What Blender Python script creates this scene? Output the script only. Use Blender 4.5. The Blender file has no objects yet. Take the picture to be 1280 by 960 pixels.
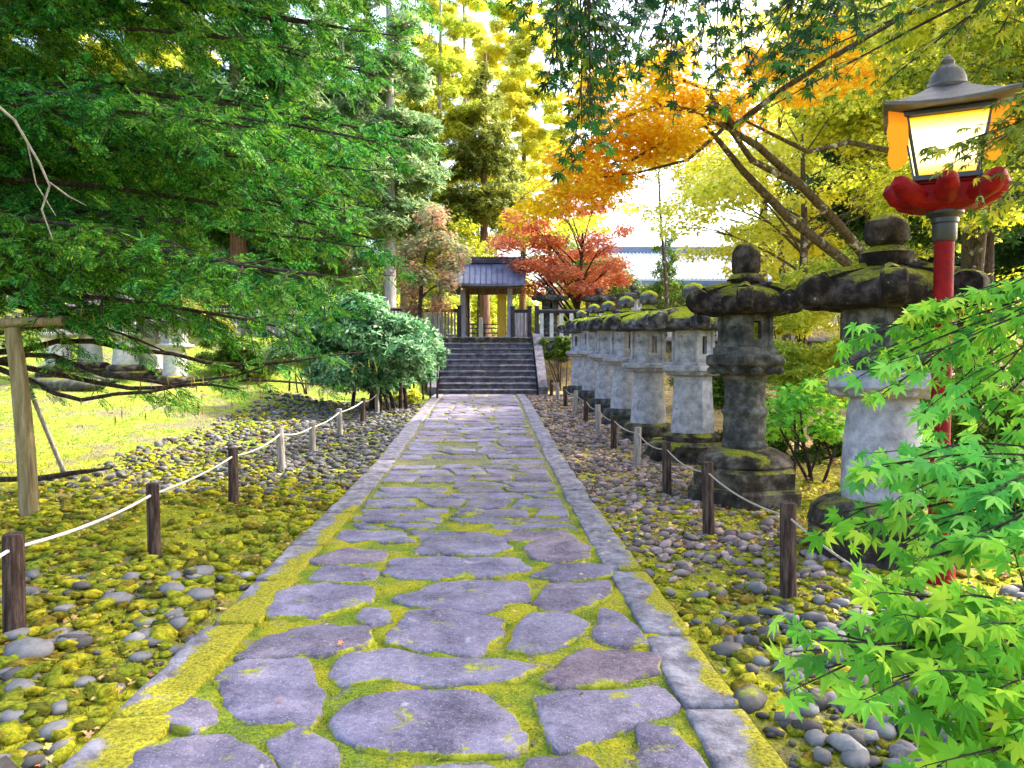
import bpy, math, random
import numpy as np
from mathutils import Vector

SEED = 7
random.seed(SEED)
RNG = np.random.default_rng(SEED)
R = math.radians
scn = bpy.context.scene
COL = scn.collection

# ------------------------------------------------------------------ camera
EYE = 1.6
YAW, PITCH, F = R(1.87), R(2.05), 950.0
cam_d = bpy.data.cameras.new('camera')
cam_d.sensor_width = 36.0
cam_d.lens = 36.0 * F / 1280.0
cam_d.clip_start, cam_d.clip_end = 0.05, 2000
cam = bpy.data.objects.new('camera', cam_d)
cam.location = (0, 0, EYE)
cam.rotation_euler = (R(90) - PITCH, 0, -YAW)
COL.objects.link(cam)
scn.camera = cam

# ------------------------------------------------------------------ light
SUN_AZ = math.atan2(0.42, 0.90)      # direction towards the sun on the ground plane
SUN_EL = R(41)
sdir = Vector((math.cos(SUN_EL) * math.cos(SUN_AZ), math.cos(SUN_EL) * math.sin(SUN_AZ), math.sin(SUN_EL)))
world = bpy.data.worlds.new('World')
scn.world = world
world.use_nodes = True
wn, wl = world.node_tree.nodes, world.node_tree.links
wn.clear()
sky = wn.new('ShaderNodeTexSky')
sky.sky_type = 'NISHITA'
sky.sun_disc = False
sky.sun_elevation = SUN_EL
sky.sun_rotation = math.atan2(sdir.x, sdir.y)
sky.air_density, sky.dust_density, sky.ozone_density = 1.0, 5.0, 1.0
bg = wn.new('ShaderNodeBackground')
bg.inputs['Strength'].default_value = 0.15
wo = wn.new('ShaderNodeOutputWorld')
wl.new(sky.outputs[0], bg.inputs['Color'])
wl.new(bg.outputs[0], wo.inputs['Surface'])
sun_d = bpy.data.lights.new('sun', 'SUN')
sun_d.energy = 2.0
sun_d.angle = R(0.5)
sun_d.color = (1.0, 0.93, 0.80)
sun = bpy.data.objects.new('sun', sun_d)
sun.rotation_euler = (-sdir).to_track_quat('-Z', 'Y').to_euler()
sun.location = sdir * 60
COL.objects.link(sun)
vs = scn.view_settings
vs.view_transform, vs.look, vs.gamma, vs.exposure = 'Standard', 'None', 1.0, 2.7
vs.use_curve_mapping = False
scn.render.film_transparent = False

# ------------------------------------------------------------------ pixel helper
def at(px, py, D):
    """world point seen at photo pixel (px,py) at depth y = D"""
    cy, sy, cp, sp = math.cos(YAW), math.sin(YAW), math.cos(PITCH), math.sin(PITCH)
    f = Vector((sy * cp, cy * cp, -sp)); r = Vector((cy, -sy, 0)); u = r.cross(f)
    d = f + r * ((px - 640) / F) + u * ((480 - py) / F)
    return Vector((0, 0, EYE)) + d * (D / d.y)

def smooth(a, b, t):
    t = np.clip((np.asarray(t, float) - a) / (b - a), 0, 1)
    return t * t * (3 - 2 * t)

PX0, PX1 = -1.63, 1.15            # outer edges of the kerbs
PC = -0.24
STAIR_Y, TOP_Y, TOP_Z = 23.6, 27.2, 2.27

def vnoise(x, y, seed=0):
    """smooth value noise, vectorised"""
    x = np.asarray(x, float); y = np.asarray(y, float)
    xi, yi = np.floor(x), np.floor(y)
    fx, fy = x - xi, y - yi
    fx = fx * fx * (3 - 2 * fx); fy = fy * fy * (3 - 2 * fy)
    def h(a, b):
        v = np.sin(a * 127.1 + b * 311.7 + seed * 74.7) * 43758.5453
        return v - np.floor(v)
    return (h(xi, yi) * (1 - fx) * (1 - fy) + h(xi + 1, yi) * fx * (1 - fy)
            + h(xi, yi + 1) * (1 - fx) * fy + h(xi + 1, yi + 1) * fx * fy)

def path_z(y):
    return 0.40 * smooth(8, 23, y)

def ground_z(x, y):
    x = np.asarray(x, float); y = np.asarray(y, float)
    z = path_z(y)
    # left: the lawn climbs gently, then a mossy bank up to the upper terrace
    left = smooth(-3.5, -10, x)
    z = z + 0.50 * left * smooth(10, 20, y)
    z = z + 0.45 * smooth(-3.5, -6.5, x) * smooth(17.5, 20, y) * smooth(23, 20, y) * vnoise(x * .4, y * .4, 5)
    bank = smooth(22.5, 27.0, y - 0.0 * x) * smooth(-1.8, -2.4, x)
    z = z + (TOP_Z - z) * bank
    z = z + 1.2 * smooth(-8, -16, x) * smooth(20, 27, y)
    # right: behind the retaining wall
    rb = smooth(26.9, 27.35, y) * smooth(-2.0, -1.95, -x * 0 - 2.0 + 0 * x + 0.06)
    z = np.where((y > 27.0) & (x > -2.4), TOP_Z, z)
    # gentle slope at far right
    z = z + 1.0 * smooth(8, 22, x) * smooth(4, 20, y)
    # hill far behind
    z = z + 9.0 * smooth(60, 140, y)
    z = z + 4.0 * smooth(18, 60, np.abs(x)) * smooth(30, 70, y)
    # small bumps off the path
    d = np.maximum(np.maximum(PX0 - x, x - PX1), 0)
    z = z + smooth(0.05, 1.2, d) * (0.07 * (vnoise(x * 1.3, y * 1.3, 1) - .35) + 0.035 * (vnoise(x * 5, y * 5, 2) - .5))
    z = z + np.where(d > 0.02, 0.022 * (vnoise(x * 14, y * 14, 3) - .5), 0)
    inside = (x > PX0 + .03) & (x < PX1 - .03) & (y < 27)
    z = np.where(inside, z - 0.14, z)
    return z

def gz(x, y):
    return float(ground_z(np.array([x]), np.array([y]))[0])

# ------------------------------------------------------------------ materials
def _nodes(name):
    m = bpy.data.materials.new(name); m.use_nodes = True
    nt = m.node_tree; nt.nodes.clear()
    out = nt.nodes.new('ShaderNodeOutputMaterial')
    return m, nt, nt.nodes, nt.links, out

def ramp(N, stops):
    r = N.new('ShaderNodeValToRGB')
    e = r.color_ramp.elements
    while len(e) < len(stops): e.new(0.5)
    for i, (p, c) in enumerate(stops):
        e[i].position = p; e[i].color = (c[0], c[1], c[2], 1)
    return r

def noise(N, L, co, scale, detail=6, rough=.6, dist=0.0):
    n = N.new('ShaderNodeTexNoise')
    n.inputs['Scale'].default_value = scale; n.inputs['Detail'].default_value = detail
    n.inputs['Roughness'].default_value = rough; n.inputs['Distortion'].default_value = dist
    L.new(co, n.inputs['Vector'])
    return n

def math_(N, L, op, a, b=None, clamp=False):
    m = N.new('ShaderNodeMath'); m.operation = op; m.use_clamp = clamp
    for i, v in enumerate((a, b)):
        if v is None: continue
        if isinstance(v, (int, float)): m.inputs[i].default_value = v
        else: L.new(v, m.inputs[i])
    return m.outputs[0]

def mixc(N, L, fac, a, b):
    m = N.new('ShaderNodeMix'); m.data_type = 'RGBA'
    if isinstance(fac, (int, float)): m.inputs[0].default_value = fac
    else: L.new(fac, m.inputs[0])
    for i, v in ((6, a), (7, b)):
        if isinstance(v, tuple): m.inputs[i].default_value = (v[0], v[1], v[2], 1)
        else: L.new(v, m.inputs[i])
    return m.outputs[2]

def mat_surface(name, stops, scale=4, rough=.85, bump=.4, bscale=None, moss=None, moss_amt=.5,
                moss_up=True, lichen=None, lichen_scale=9, lichen_amt=.62, stretch=None, island=None, coord='Object', metal=0, spec=.14):
    """stone / wood / soil: noise ramp, optional moss (on upward faces), lichen spots, per-piece tint"""
    m, nt, N, L, out = _nodes(name)
    tc = N.new('ShaderNodeTexCoord')
    co = tc.outputs[coord]
    if stretch:
        mp = N.new('ShaderNodeMapping'); mp.inputs['Scale'].default_value = stretch
        L.new(co, mp.inputs['Vector']); co2 = mp.outputs[0]
    else: co2 = co
    n1 = noise(N, L, co2, scale, 8, .65)
    col = ramp(N, stops); L.new(n1.outputs['Fac'], col.inputs[0])
    c = col.outputs[0]
    if island:
        g = N.new('ShaderNodeNewGeometry')
        r = ramp(N, island); L.new(g.outputs['Random Per Island'], r.inputs[0])
        mm = N.new('ShaderNodeMix'); mm.data_type = 'RGBA'; mm.blend_type = 'MULTIPLY'; mm.inputs[0].default_value = 1
        L.new(c, mm.inputs[6]); L.new(r.outputs[0], mm.inputs[7]); c = mm.outputs[2]
    if lichen:
        n2 = noise(N, L, co, lichen_scale, 5, .7)
        f = ramp(N, [(lichen_amt, (0, 0, 0)), (lichen_amt + .05, (1, 1, 1))]); L.new(n2.outputs['Fac'], f.inputs[0])
        c = mixc(N, L, f.outputs[0], c, lichen)
    hgt = n1.outputs['Fac']
    if moss:
        g = N.new('ShaderNodeNewGeometry'); s = N.new('ShaderNodeSeparateXYZ'); L.new(g.outputs['Normal'], s.inputs[0])
        n3 = noise(N, L, co, 3.2, 6, .65)
        n4 = noise(N, L, co, 45, 3, .6)
        a = math_(N, L, 'MULTIPLY', math_(N, L, 'SUBTRACT', s.outputs['Z'], 1.0), .30 if moss_up else 0)
        a = math_(N, L, 'ADD', a, n3.outputs['Fac'])
        f = ramp(N, [(max(0, 1.0 - moss_amt - .05), (0, 0, 0)), (min(1, 1.0 - moss_amt + .05), (1, 1, 1))])
        L.new(a, f.inputs[0])
        mc = ramp(N, [(.3, tuple(v * .45 for v in moss)), (.55, moss), (.75, tuple(min(1, v * 1.5) for v in moss))])
        L.new(n4.outputs['Fac'], mc.inputs[0])
        c = mixc(N, L, f.outputs[0], c, mc.outputs[0])
    b = N.new('ShaderNodeBump'); b.inputs['Strength'].default_value = bump; b.inputs['Distance'].default_value = .03
    nb = noise(N, L, co2, bscale or scale * 4, 8, .7)
    L.new(nb.outputs['Fac'], b.inputs['Height'])
    p = N.new('ShaderNodeBsdfPrincipled')
    L.new(c, p.inputs['Base Color']); p.inputs['Roughness'].default_value = rough; p.inputs['Metallic'].default_value = metal
    p.inputs['Specular IOR Level'].default_value = spec
    L.new(b.outputs[0], p.inputs['Normal'])
    L.new(p.outputs[0], out.inputs[0])
    return m

def mat_leaf(name, stops, trans=.45, patch=None, patch_scale=.5, rough=.5):
    """thin leaves: one hue per leaf, optional second palette in patches of the crown"""
    m, nt, N, L, out = _nodes(name)
    g = N.new('ShaderNodeNewGeometry')
    r = ramp(N, stops); L.new(g.outputs['Random Per Island'], r.inputs[0])
    c = r.outputs[0]
    if patch:
        tc = N.new('ShaderNodeTexCoord')
        n = noise(N, L, tc.outputs['Object'], patch_scale, 3, .6)
        f = ramp(N, [(.44, (0, 0, 0)), (.58, (1, 1, 1))]); L.new(n.outputs['Fac'], f.inputs[0])
        r2 = ramp(N, patch); L.new(g.outputs['Random Per Island'], r2.inputs[0])
        c = mixc(N, L, f.outputs[0], c, r2.outputs[0])
    p = N.new('ShaderNodeBsdfPrincipled'); L.new(c, p.inputs['Base Color'])
    p.inputs['Roughness'].default_value = rough; p.inputs['Specular IOR Level'].default_value = .10
    t = N.new('ShaderNodeBsdfTranslucent'); L.new(c, t.inputs['Color'])
    mx = N.new('ShaderNodeMixShader'); mx.inputs[0].default_value = trans
    L.new(p.outputs[0], mx.inputs[1]); L.new(t.outputs[0], mx.inputs[2]); L.new(mx.outputs[0], out.inputs[0])
    return m

def mat_emit(name, c_lo, c_hi, s, z0, z1, cx=None):
    """lit paper panel: glow strongest about the bulb, in object space"""
    m, nt, N, L, out = _nodes(name)
    tc = N.new('ShaderNodeTexCoord'); sp = N.new('ShaderNodeSeparateXYZ'); L.new(tc.outputs['Object'], sp.inputs[0])
    a = math_(N, L, 'SUBTRACT', sp.outputs['Z'], (z0 + z1) / 2)
    a = math_(N, L, 'DIVIDE', a, (z1 - z0) / 2)
    a = math_(N, L, 'ABSOLUTE', a)
    r = ramp(N, [(.35, c_hi), (.8, c_lo)]); L.new(a, r.inputs[0])
    r2 = ramp(N, [(.35, (s, s, s)), (.95, (s * .28, s * .28, s * .28))]); L.new(a, r2.inputs[0])
    e = N.new('ShaderNodeEmission'); L.new(r.outputs[0], e.inputs[0]); L.new(r2.outputs[0], e.inputs[1])
    L.new(e.outputs[0], out.inputs[0])
    return m

# base colours
MOSS = (.30, .31, .020)
M = {}
M['ground'] = None
M['stone'] = mat_surface('lantern_stone', [(.32, (.17, .17, .19)), (.5, (.33, .32, .36)), (.68, (.50, .48, .53))], 7, .9, .5, 40,
                         moss=(.19, .20, .02), moss_amt=0.3, lichen=(.12, .12, .12), lichen_scale=7, lichen_amt=.64)
M['stone_dark'] = mat_surface('weathered_dark_stone', [(.34, (.022, .022, .021)), (.5, (.062, .060, .056)), (.68, (.17, .165, .15))], 7, .9, .6, 40,
                              moss=(.16, .15, .015), moss_amt=0.42, lichen=(.38, .37, .33), lichen_scale=11, lichen_amt=.66)
M['stone_cap'] = mat_surface('mossy_cap_stone', [(.36, (.006, .005, .005)), (.5, (.019, .014, .012)), (.66, (.085, .068, .058))], 6, .9, .7, 40,
                             moss=(.20, .20, .015), moss_amt=.575, lichen=(.42, .42, .40), lichen_scale=12, lichen_amt=.66)
M['stone_cap_green'] = mat_surface('green_moss_cap', [(.36, (.014, .013, .015)), (.5, (.055, .052, .062)), (.68, (.22, .21, .24))], 6, .9, .8, 40,
                                   moss=(.38, .42, .02), moss_amt=.645, lichen=(.42, .42, .44), lichen_scale=12, lichen_amt=.64)
M['base_stone'] = mat_surface('mossy_base_stone', [(.36, (.014, .012, .009)), (.5, (.05, .040, .030)), (.68, (.18, .15, .12))], 5, .9, .8, 30,
                              moss=(.22, .22, .02), moss_amt=0.5, lichen=(.4, .38, .34), lichen_scale=12, lichen_amt=.68)
def mat_flag():
    m, nt, N, L, out = _nodes('flagstone')
    g = N.new('ShaderNodeNewGeometry'); co = g.outputs['Position']
    n1 = noise(N, L, co, 2.6, 8, .68, .3); n2 = noise(N, L, co, 34, 6, .75); n3 = noise(N, L, co, 95, 3, .7); n4 = noise(N, L, co, 5.5, 7, .7, .6)
    c1 = ramp(N, [(.36, (.060, .052, .078)), (.47, (.150, .136, .185)), (.57, (.24, .22, .285)), (.68, (.40, .37, .43))])
    L.new(math_(N, L, 'ADD', math_(N, L, 'MULTIPLY', n1.outputs['Fac'], .62), math_(N, L, 'MULTIPLY', n2.outputs['Fac'], .38)), c1.inputs[0])
    isl = ramp(N, [(0, (.72, .66, .68)), (.3, (.95, .92, 1.0)), (.6, (1.12, 1.08, 1.16)), (.85, (.95, .93, .97)), (1, (.98, .80, .74))]); L.new(g.outputs['Random Per Island'], isl.inputs[0])
    mm = N.new('ShaderNodeMix'); mm.data_type = 'RGBA'; mm.blend_type = 'MULTIPLY'; mm.inputs[0].default_value = 1
    L.new(c1.outputs[0], mm.inputs[6]); L.new(isl.outputs[0], mm.inputs[7]); c = mm.outputs[2]
    f = ramp(N, [(.60, (0, 0, 0)), (.66, (1, 1, 1))]); L.new(n3.outputs['Fac'], f.inputs[0])        # pale mineral specks
    c = mixc(N, L, math_(N, L, 'MULTIPLY', f.outputs[0], .55), c, (.58, .55, .58))
    f = ramp(N, [(.635, (0, 0, 0)), (.68, (1, 1, 1))]); L.new(n4.outputs['Fac'], f.inputs[0])       # lichen patches
    c = mixc(N, L, math_(N, L, 'MULTIPLY', f.outputs[0], .6), c, (.50, .47, .50))
    # moss creeping up from the joints: low parts and sloping shoulders
    s = N.new('ShaderNodeSeparateXYZ'); L.new(g.outputs['Normal'], s.inputs[0])
    n5 = noise(N, L, co, 4.2, 6, .7)
    sl = math_(N, L, 'MULTIPLY', math_(N, L, 'SUBTRACT', 1.0, s.outputs['Z']), .55)
    f = ramp(N, [(.60, (0, 0, 0)), (.67, (1, 1, 1))]); L.new(math_(N, L, 'ADD', n5.outputs['Fac'], math_(N, L, 'MINIMUM', sl, .14)), f.inputs[0])
    mo = ramp(N, [(.3, (.10, .12, .012)), (.5, (.30, .31, .02)), (.7, (.50, .46, .03))]); L.new(n2.outputs['Fac'], mo.inputs[0])
    c = mixc(N, L, f.outputs[0], c, mo.outputs[0])
    p = N.new('ShaderNodeBsdfPrincipled'); L.new(c, p.inputs['Base Color']); p.inputs['Roughness'].default_value = .72; p.inputs['Specular IOR Level'].default_value = .22
    b = N.new('ShaderNodeBump'); b.inputs['Strength'].default_value = .8; b.inputs['Distance'].default_value = .025
    L.new(math_(N, L, 'ADD', n2.outputs['Fac'], math_(N, L, 'MULTIPLY', n4.outputs['Fac'], 1.2)), b.inputs['Height']); L.new(b.outputs[0], p.inputs['Normal']); L.new(p.outputs[0], out.inputs[0])
    return m
M['flag'] = mat_flag()
M['kerb'] = mat_surface('kerb_stone', [(.3, (.13, .12, .145)), (.5, (.22, .20, .24)), (.7, (.33, .31, .34))], 5, .85, .5, 35,
                        moss=(.38, .36, .02), moss_amt=.0)
M['kerb_moss'] = mat_surface('mossy_kerb_stone', [(.3, (.17, .15, .17)), (.5, (.27, .24, .28)), (.7, (.38, .36, .38))], 5, .85, .5, 35,
                             moss=(.40, .37, .02), moss_amt=.0)
M['step'] = mat_surface('step_stone', [(.3, (.045, .042, .052)), (.5, (.11, .10, .12)), (.7, (.23, .21, .24))], 5, .9, .5, 25,
                        lichen=(.22, .22, .10), lichen_scale=4, lichen_amt=.62)
M['pebble'] = mat_surface('river_pebble', [(.3, (.062, .060, .058)), (.7, (.165, .158, .152))], 9, .8, .3, 40,
                          moss=(.26, .28, .02), moss_amt=0.4,
                          island=[(0, (.5, .45, .42)), (.3, (.8, .74, .70)), (.7, (1.15, 1.15, 1.2)), (.93, (1.5, 1.48, 1.5)), (1, (2.3, 2.2, 2.15))])
M['pebble_moss'] = mat_surface('moss_covered_pebble', [(.32, (.07, .08, .010)), (.5, (.30, .30, .018)), (.66, (.52, .48, .03))], 30, 1, .9, 60,
                               island=[(0, (.25, .33, .5)), (.2, (.75, .52, .8)), (.35, (.6, .75, .8)), (.7, (1, 1, .8)), (1, (1.35, 1.15, .9))])
M['pebble_brown'] = mat_surface('brown_stones', [(.3, (.14, .11, .10)), (.7, (.34, .28, .27))], 9, .8, .3, 40,
                                moss=(.26, .28, .02), moss_amt=0.42,
                                island=[(0, (.45, .4, .4)), (.5, (.9, .85, .85)), (1, (1.5, 1.35, 1.3))])
M['wood_post'] = mat_surface('weathered_post_wood', [(.32, (.014, .009, .007)), (.5, (.06, .036, .028)), (.7, (.16, .11, .085))], 6, .85, .7, 20, stretch=(6, 6, .7))
M['wood_pale'] = mat_surface('grey_post_wood', [(.3, (.16, .13, .11)), (.5, (.30, .26, .24)), (.7, (.46, .42, .40))], 6, .85, .7, 20, stretch=(6, 6, .7))
M['wood_trunk'] = mat_surface('support_pole_wood', [(.3, (.12, .085, .04)), (.5, (.25, .19, .09)), (.7, (.38, .31, .18))], 5, .85, .7, 20, stretch=(5, 5, .5))
M['rope'] = mat_surface('rope_fibre', [(.3, (.50, .47, .40)), (.7, (.75, .72, .66))], 60, .9, .5, 90)
M['rope_tan'] = mat_surface('aged_rope_fibre', [(.3, (.26, .21, .16)), (.7, (.48, .42, .34))], 60, .9, .5, 90)
M['bark'] = mat_surface('lichened_bark', [(.35, (.035, .026, .02)), (.5, (.09, .065, .05)), (.7, (.17, .13, .10))], 8, .9, .9, 30, stretch=(3, 3, 1),
                        lichen=(.45, .44, .38), lichen_scale=5, lichen_amt=.58)
M['bark_dark'] = mat_surface('dark_bark', [(.35, (.02, .015, .012)), (.5, (.05, .035, .03)), (.7, (.12, .09, .07))], 8, .9, .9, 30, stretch=(3, 3, 1))
M['bark_red'] = mat_surface('cedar_bark', [(.35, (.10, .05, .035)), (.5, (.20, .11, .08)), (.7, (.32, .20, .16))], 4, .9, .9, 30, stretch=(4, 4, .4))
M['bark_grey'] = mat_surface('grey_bark', [(.35, (.20, .17, .16)), (.5, (.34, .31, .31)), (.7, (.50, .47, .47))], 4, .9, .9, 30, stretch=(4, 4, .4))
M['twig_pale'] = mat_surface('bare_pale_twig', [(.3, (.13, .11, .08)), (.7, (.26, .23, .18))], 20, .8, .3)
M['roof'] = mat_surface('gate_roof_copper', [(.3, (.05, .058, .10)), (.5, (.09, .10, .17)), (.7, (.15, .17, .26))], 2, .42, .2, 12, spec=.5)
M['roof_dark'] = mat_surface('dark_ridge_tiles', [(.3, (.025, .02, .03)), (.7, (.09, .07, .10))], 5, .6, .3)
M['gate_wood'] = mat_surface('gate_timber', [(.3, (.06, .035, .025)), (.5, (.11, .07, .05)), (.7, (.19, .13, .10))], 4, .8, .5, 20, stretch=(5, 5, .6))
M['gate_pillar'] = mat_surface('pale_gate_pillar', [(.3, (.18, .17, .22)), (.5, (.27, .26, .33)), (.7, (.38, .36, .44))], 4, .8, .4, 20, stretch=(5, 5, .6))
M['door_yellow'] = mat_surface('ochre_door_timber', [(.3, (.42, .24, .03)), (.5, (.60, .37, .05)), (.7, (.74, .50, .10))], 4, .7, .3, 20, stretch=(6, 6, .6))
M['pale'] = mat_surface('fence_pale_wood', [(.3, (.13, .12, .13)), (.5, (.27, .25, .28)), (.7, (.42, .40, .42))], 5, .85, .5, 20, stretch=(6, 6, .6),
                        island=[(0, (.6, .6, .6)), (.5, (1, .97, 1)), (1, (1.3, 1.28, 1.3))])
M['stone_pale'] = mat_surface('pale_fence_stone', [(.3, (.30, .29, .27)), (.5, (.46, .45, .42)), (.7, (.62, .60, .57))], 6, .85, .5, 20,
                              island=[(0, (.6, .6, .6)), (.5, (1, 1, 1)), (1, (1.2, 1.2, 1.2))])
M['fence_dark'] = mat_surface('dark_fence_rail', [(.3, (.02, .018, .022)), (.7, (.08, .07, .085))], 5, .8, .4, 20)
M['wall_stone'] = mat_surface('retaining_wall_stone', [(.3, (.022, .020, .018)), (.5, (.085, .08, .065)), (.7, (.19, .18, .15))], 5, .9, .8, 25,
                              moss=(.10, .12, .02), moss_amt=0.52, lichen=(.42, .41, .36), lichen_scale=6, lichen_amt=.64)
M['red_paint'] = mat_surface('red_lacquer', [(.3, (.09, .001, .003)), (.5, (.20, .002, .004)), (.7, (.28, .004, .006))], 9, .55, .35, 30, spec=.15)
M['black_paint'] = mat_surface('black_lacquer', [(.3, (.010, .011, .018)), (.7, (.025, .026, .035))], 4, .35, .1, 20, spec=.5)
M['lamp_roof'] = mat_surface('lamp_roof_metal', [(.3, (.045, .040, .045)), (.7, (.12, .11, .115))], 7, .5, .3, 20, spec=.5)
M['lamp_panel'] = mat_emit('lit_paper_panel', (1.0, .42, .004), (1.0, .80, .36), .62, 2.76, 3.24)
M['lamp_wing'] = mat_emit('lit_amber_wing', (1.0, .26, .01), (1.0, .34, .02), .21, 2.8, 3.3)
M['wall_white'] = mat_surface('plaster_wall', [(.3, (.62, .60, .56)), (.7, (.78, .76, .72))], 2, .8, .1)
M['hall_roof'] = mat_surface('pale_hall_roof', [(.3, (.62, .64, .68)), (.7, (.80, .82, .86))], 1.2, .35, .1, spec=.6)
M['hall_eave'] = mat_surface('blue_hall_eave', [(.3, (.12, .17, .28)), (.7, (.22, .28, .42))], 1.2, .5, .1)
M['hall_wood'] = mat_surface('hall_timber', [(.3, (.09, .05, .035)), (.7, (.24, .15, .11))], 3, .8, .3)

# ------------------------------------------------------------------ object helpers
def tag(o, label=None, cat=None, group=None, kind=None):
    if label: o['label'] = label
    if cat: o['category'] = cat
    if group: o['group'] = group
    if kind: o['kind'] = kind
    return o

def thing(name, label, cat, loc=(0, 0, 0), group=None):
    o = bpy.data.objects.new(name, None); COL.objects.link(o)
    o.location = loc; o.empty_display_size = .1
    return tag(o, label, cat, group)

def link_mesh(name, me, parent=None, world_coords=True):
    o = bpy.data.objects.new(name, me); COL.objects.link(o)
    if parent is not None:
        o.parent = parent
        if world_coords: o.location = -Vector(parent.location)
    return o

def np_mesh(name, V, Fs, mat, parent=None, shade=False, world_coords=True):
    """V (n,3); Fs (m,k) array or list of such arrays"""
    if not isinstance(Fs, list): Fs = [Fs]
    Fs = [np.asarray(f, dtype=np.int32) for f in Fs if len(f)]
    me = bpy.data.meshes.new(name)
    V = np.asarray(V, dtype=np.float32)
    nl = sum(f.size for f in Fs); nf = sum(len(f) for f in Fs)
    me.vertices.add(len(V)); me.vertices.foreach_set('co', V.ravel())
    me.loops.add(nl); me.polygons.add(nf)
    me.loops.foreach_set('vertex_index', np.concatenate([f.ravel() for f in Fs]))
    tot = np.concatenate([np.full(len(f), f.shape[1], dtype=np.int32) for f in Fs])
    st = np.zeros(nf, dtype=np.int32); st[1:] = np.cumsum(tot)[:-1]
    me.polygons.foreach_set('loop_start', st)
    if shade: me.polygons.foreach_set('use_smooth', np.ones(nf, dtype=bool))
    me.update(calc_edges=True)
    if mat: me.materials.append(mat)
    return link_mesh(name, me, parent, world_coords)

class MB:
    """collects polygons of mixed size and links them as one mesh"""
    def __init__(s): s.v = []; s.f = []; s.mi = []; s.m = 0
    def add(s, vs, fs):
        n = len(s.v); s.v += [tuple(v) for v in vs]; s.f += [tuple(i + n for i in f) for f in fs]; s.mi += [s.m] * len(fs)
    def box(s, c, size, rz=0, taper=1.0, jit=0, bev=0.0, rx=0):
        hx, hy, hz = size[0] / 2, size[1] / 2, size[2] / 2
        pts = []
        if bev > 0:
            b = bev
            for z, k in ((-hz, b), (-hz + b, 0), (hz - b, 0), (hz, b)):
                t = 1 if z < 0 else taper
                x, y = hx * t - k, hy * t - k
                bb = b * .7
                for p in ((-x + bb, -y), (x - bb, -y), (x, -y + bb), (x, y - bb), (x - bb, y), (-x + bb, y), (-x, y - bb), (-x, -y + bb)):
                    pts.append([p[0], p[1], z])
            fs = [tuple(range(7, -1, -1)), tuple(range(24, 32))]
            for l in range(3):
                for i in range(8):
                    j = (i + 1) % 8; fs.append((l * 8 + i, l * 8 + j, l * 8 + 8 + j, l * 8 + 8 + i))
        else:
            for z, t in ((-hz, 1), (hz, taper)):
                for x, y in ((-hx, -hy), (hx, -hy), (hx, hy), (-hx, hy)): pts.append([x * t, y * t, z])
            fs = [(3, 2, 1, 0), (4, 5, 6, 7), (0, 1, 5, 4), (1, 2, 6, 5), (2, 3, 7, 6), (3, 0, 4, 7)]
        cr, sr, cx_, sx_ = math.cos(rz), math.sin(rz), math.cos(rx), math.sin(rx)
        o = []
        for x, y, z in pts:
            if jit: x += random.uniform(-jit, jit); y += random.uniform(-jit, jit); z += random.uniform(-jit, jit)
            y, z = y * cx_ - z * sx_, y * sx_ + z * cx_
            o.append((c[0] + x * cr - y * sr, c[1] + x * sr + y * cr, c[2] + z))
        s.add(o, fs)
    def lathe(s, prof, n=24, c=(0, 0, 0), rot=0, cap=True, jit=0, squash=None):
        vs = []
        for r, z in prof:
            for i in range(n):
                a = rot + 2 * math.pi * i / n
                rr = r * (1 + random.uniform(-jit, jit))
                vs.append((c[0] + rr * math.cos(a), c[1] + rr * math.sin(a), c[2] + z + random.uniform(-jit, jit) * .3 * r))
        fs = []
        for l in range(len(prof) - 1):
            for i in range(n):
                j = (i + 1) % n; fs.append((l * n + i, l * n + j, (l + 1) * n + j, (l + 1) * n + i))
        if cap:
            fs.append(tuple(range(n - 1, -1, -1))); k = (len(prof) - 1) * n; fs.append(tuple(range(k, k + n)))
        s.add(vs, fs)
    def tube(s, pts, radii, n=8, jit=0):
        pts = [Vector(p) for p in pts]
        if isinstance(radii, (int, float)): radii = [radii] * len(pts)
        up = Vector((0.13, 0.31, 0.94)).normalized(); vs = []; prev = None
        for i, p in enumerate(pts):
            t = (pts[min(i + 1, len(pts) - 1)] - pts[max(i - 1, 0)])
            if t.length < 1e-9: t = Vector((0, 0, 1))
            t.normalize()
            a = (prev if prev is not None else (up if abs(t.dot(up)) < .95 else Vector((1, 0, 0))))
            a = (a - t * a.dot(t)); a.normalize(); prev = a
            b = t.cross(a)
            for k in range(n):
                th = 2 * math.pi * k / n
                rr = radii[i] * (1 + random.uniform(-jit, jit))
                vs.append(p + (a * math.cos(th) + b * math.sin(th)) * rr)
        fs = []
        for l in range(len(pts) - 1):
            for i in range(n):
                j = (i + 1) % n; fs.append((l * n + i, l * n + j, (l + 1) * n + j, (l + 1) * n + i))
        fs.append(tuple(range(n - 1, -1, -1))); k = (len(pts) - 1) * n; fs.append(tuple(range(k, k + n)))
        s.add(vs, fs)
    def prism(s, poly, z0, z1):
        n = len(poly)
        s.add([(x, y, z0) for x, y in poly] + [(x, y, z1) for x, y in poly],
              [tuple(range(n - 1, -1, -1)), tuple(range(n, 2 * n))] + [(i, (i + 1) % n, n + (i + 1) % n, n + i) for i in range(n)])
    def build(s, name, mat, parent=None, smooth_=False, world_coords=True):
        me = bpy.data.meshes.new(name); me.from_pydata(s.v, [], s.f); me.update()
        for m in (mat if isinstance(mat, (list, tuple)) else [mat]): me.materials.append(m)
        if isinstance(mat, (list, tuple)): me.polygons.foreach_set('material_index', s.mi)
        if smooth_:
            me.polygons.foreach_set('use_smooth', [True] * len(me.polygons))
            try: me.set_sharp_from_angle(angle=R(38))
            except Exception: pass
        return link_mesh(name, me, parent, world_coords)

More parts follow.
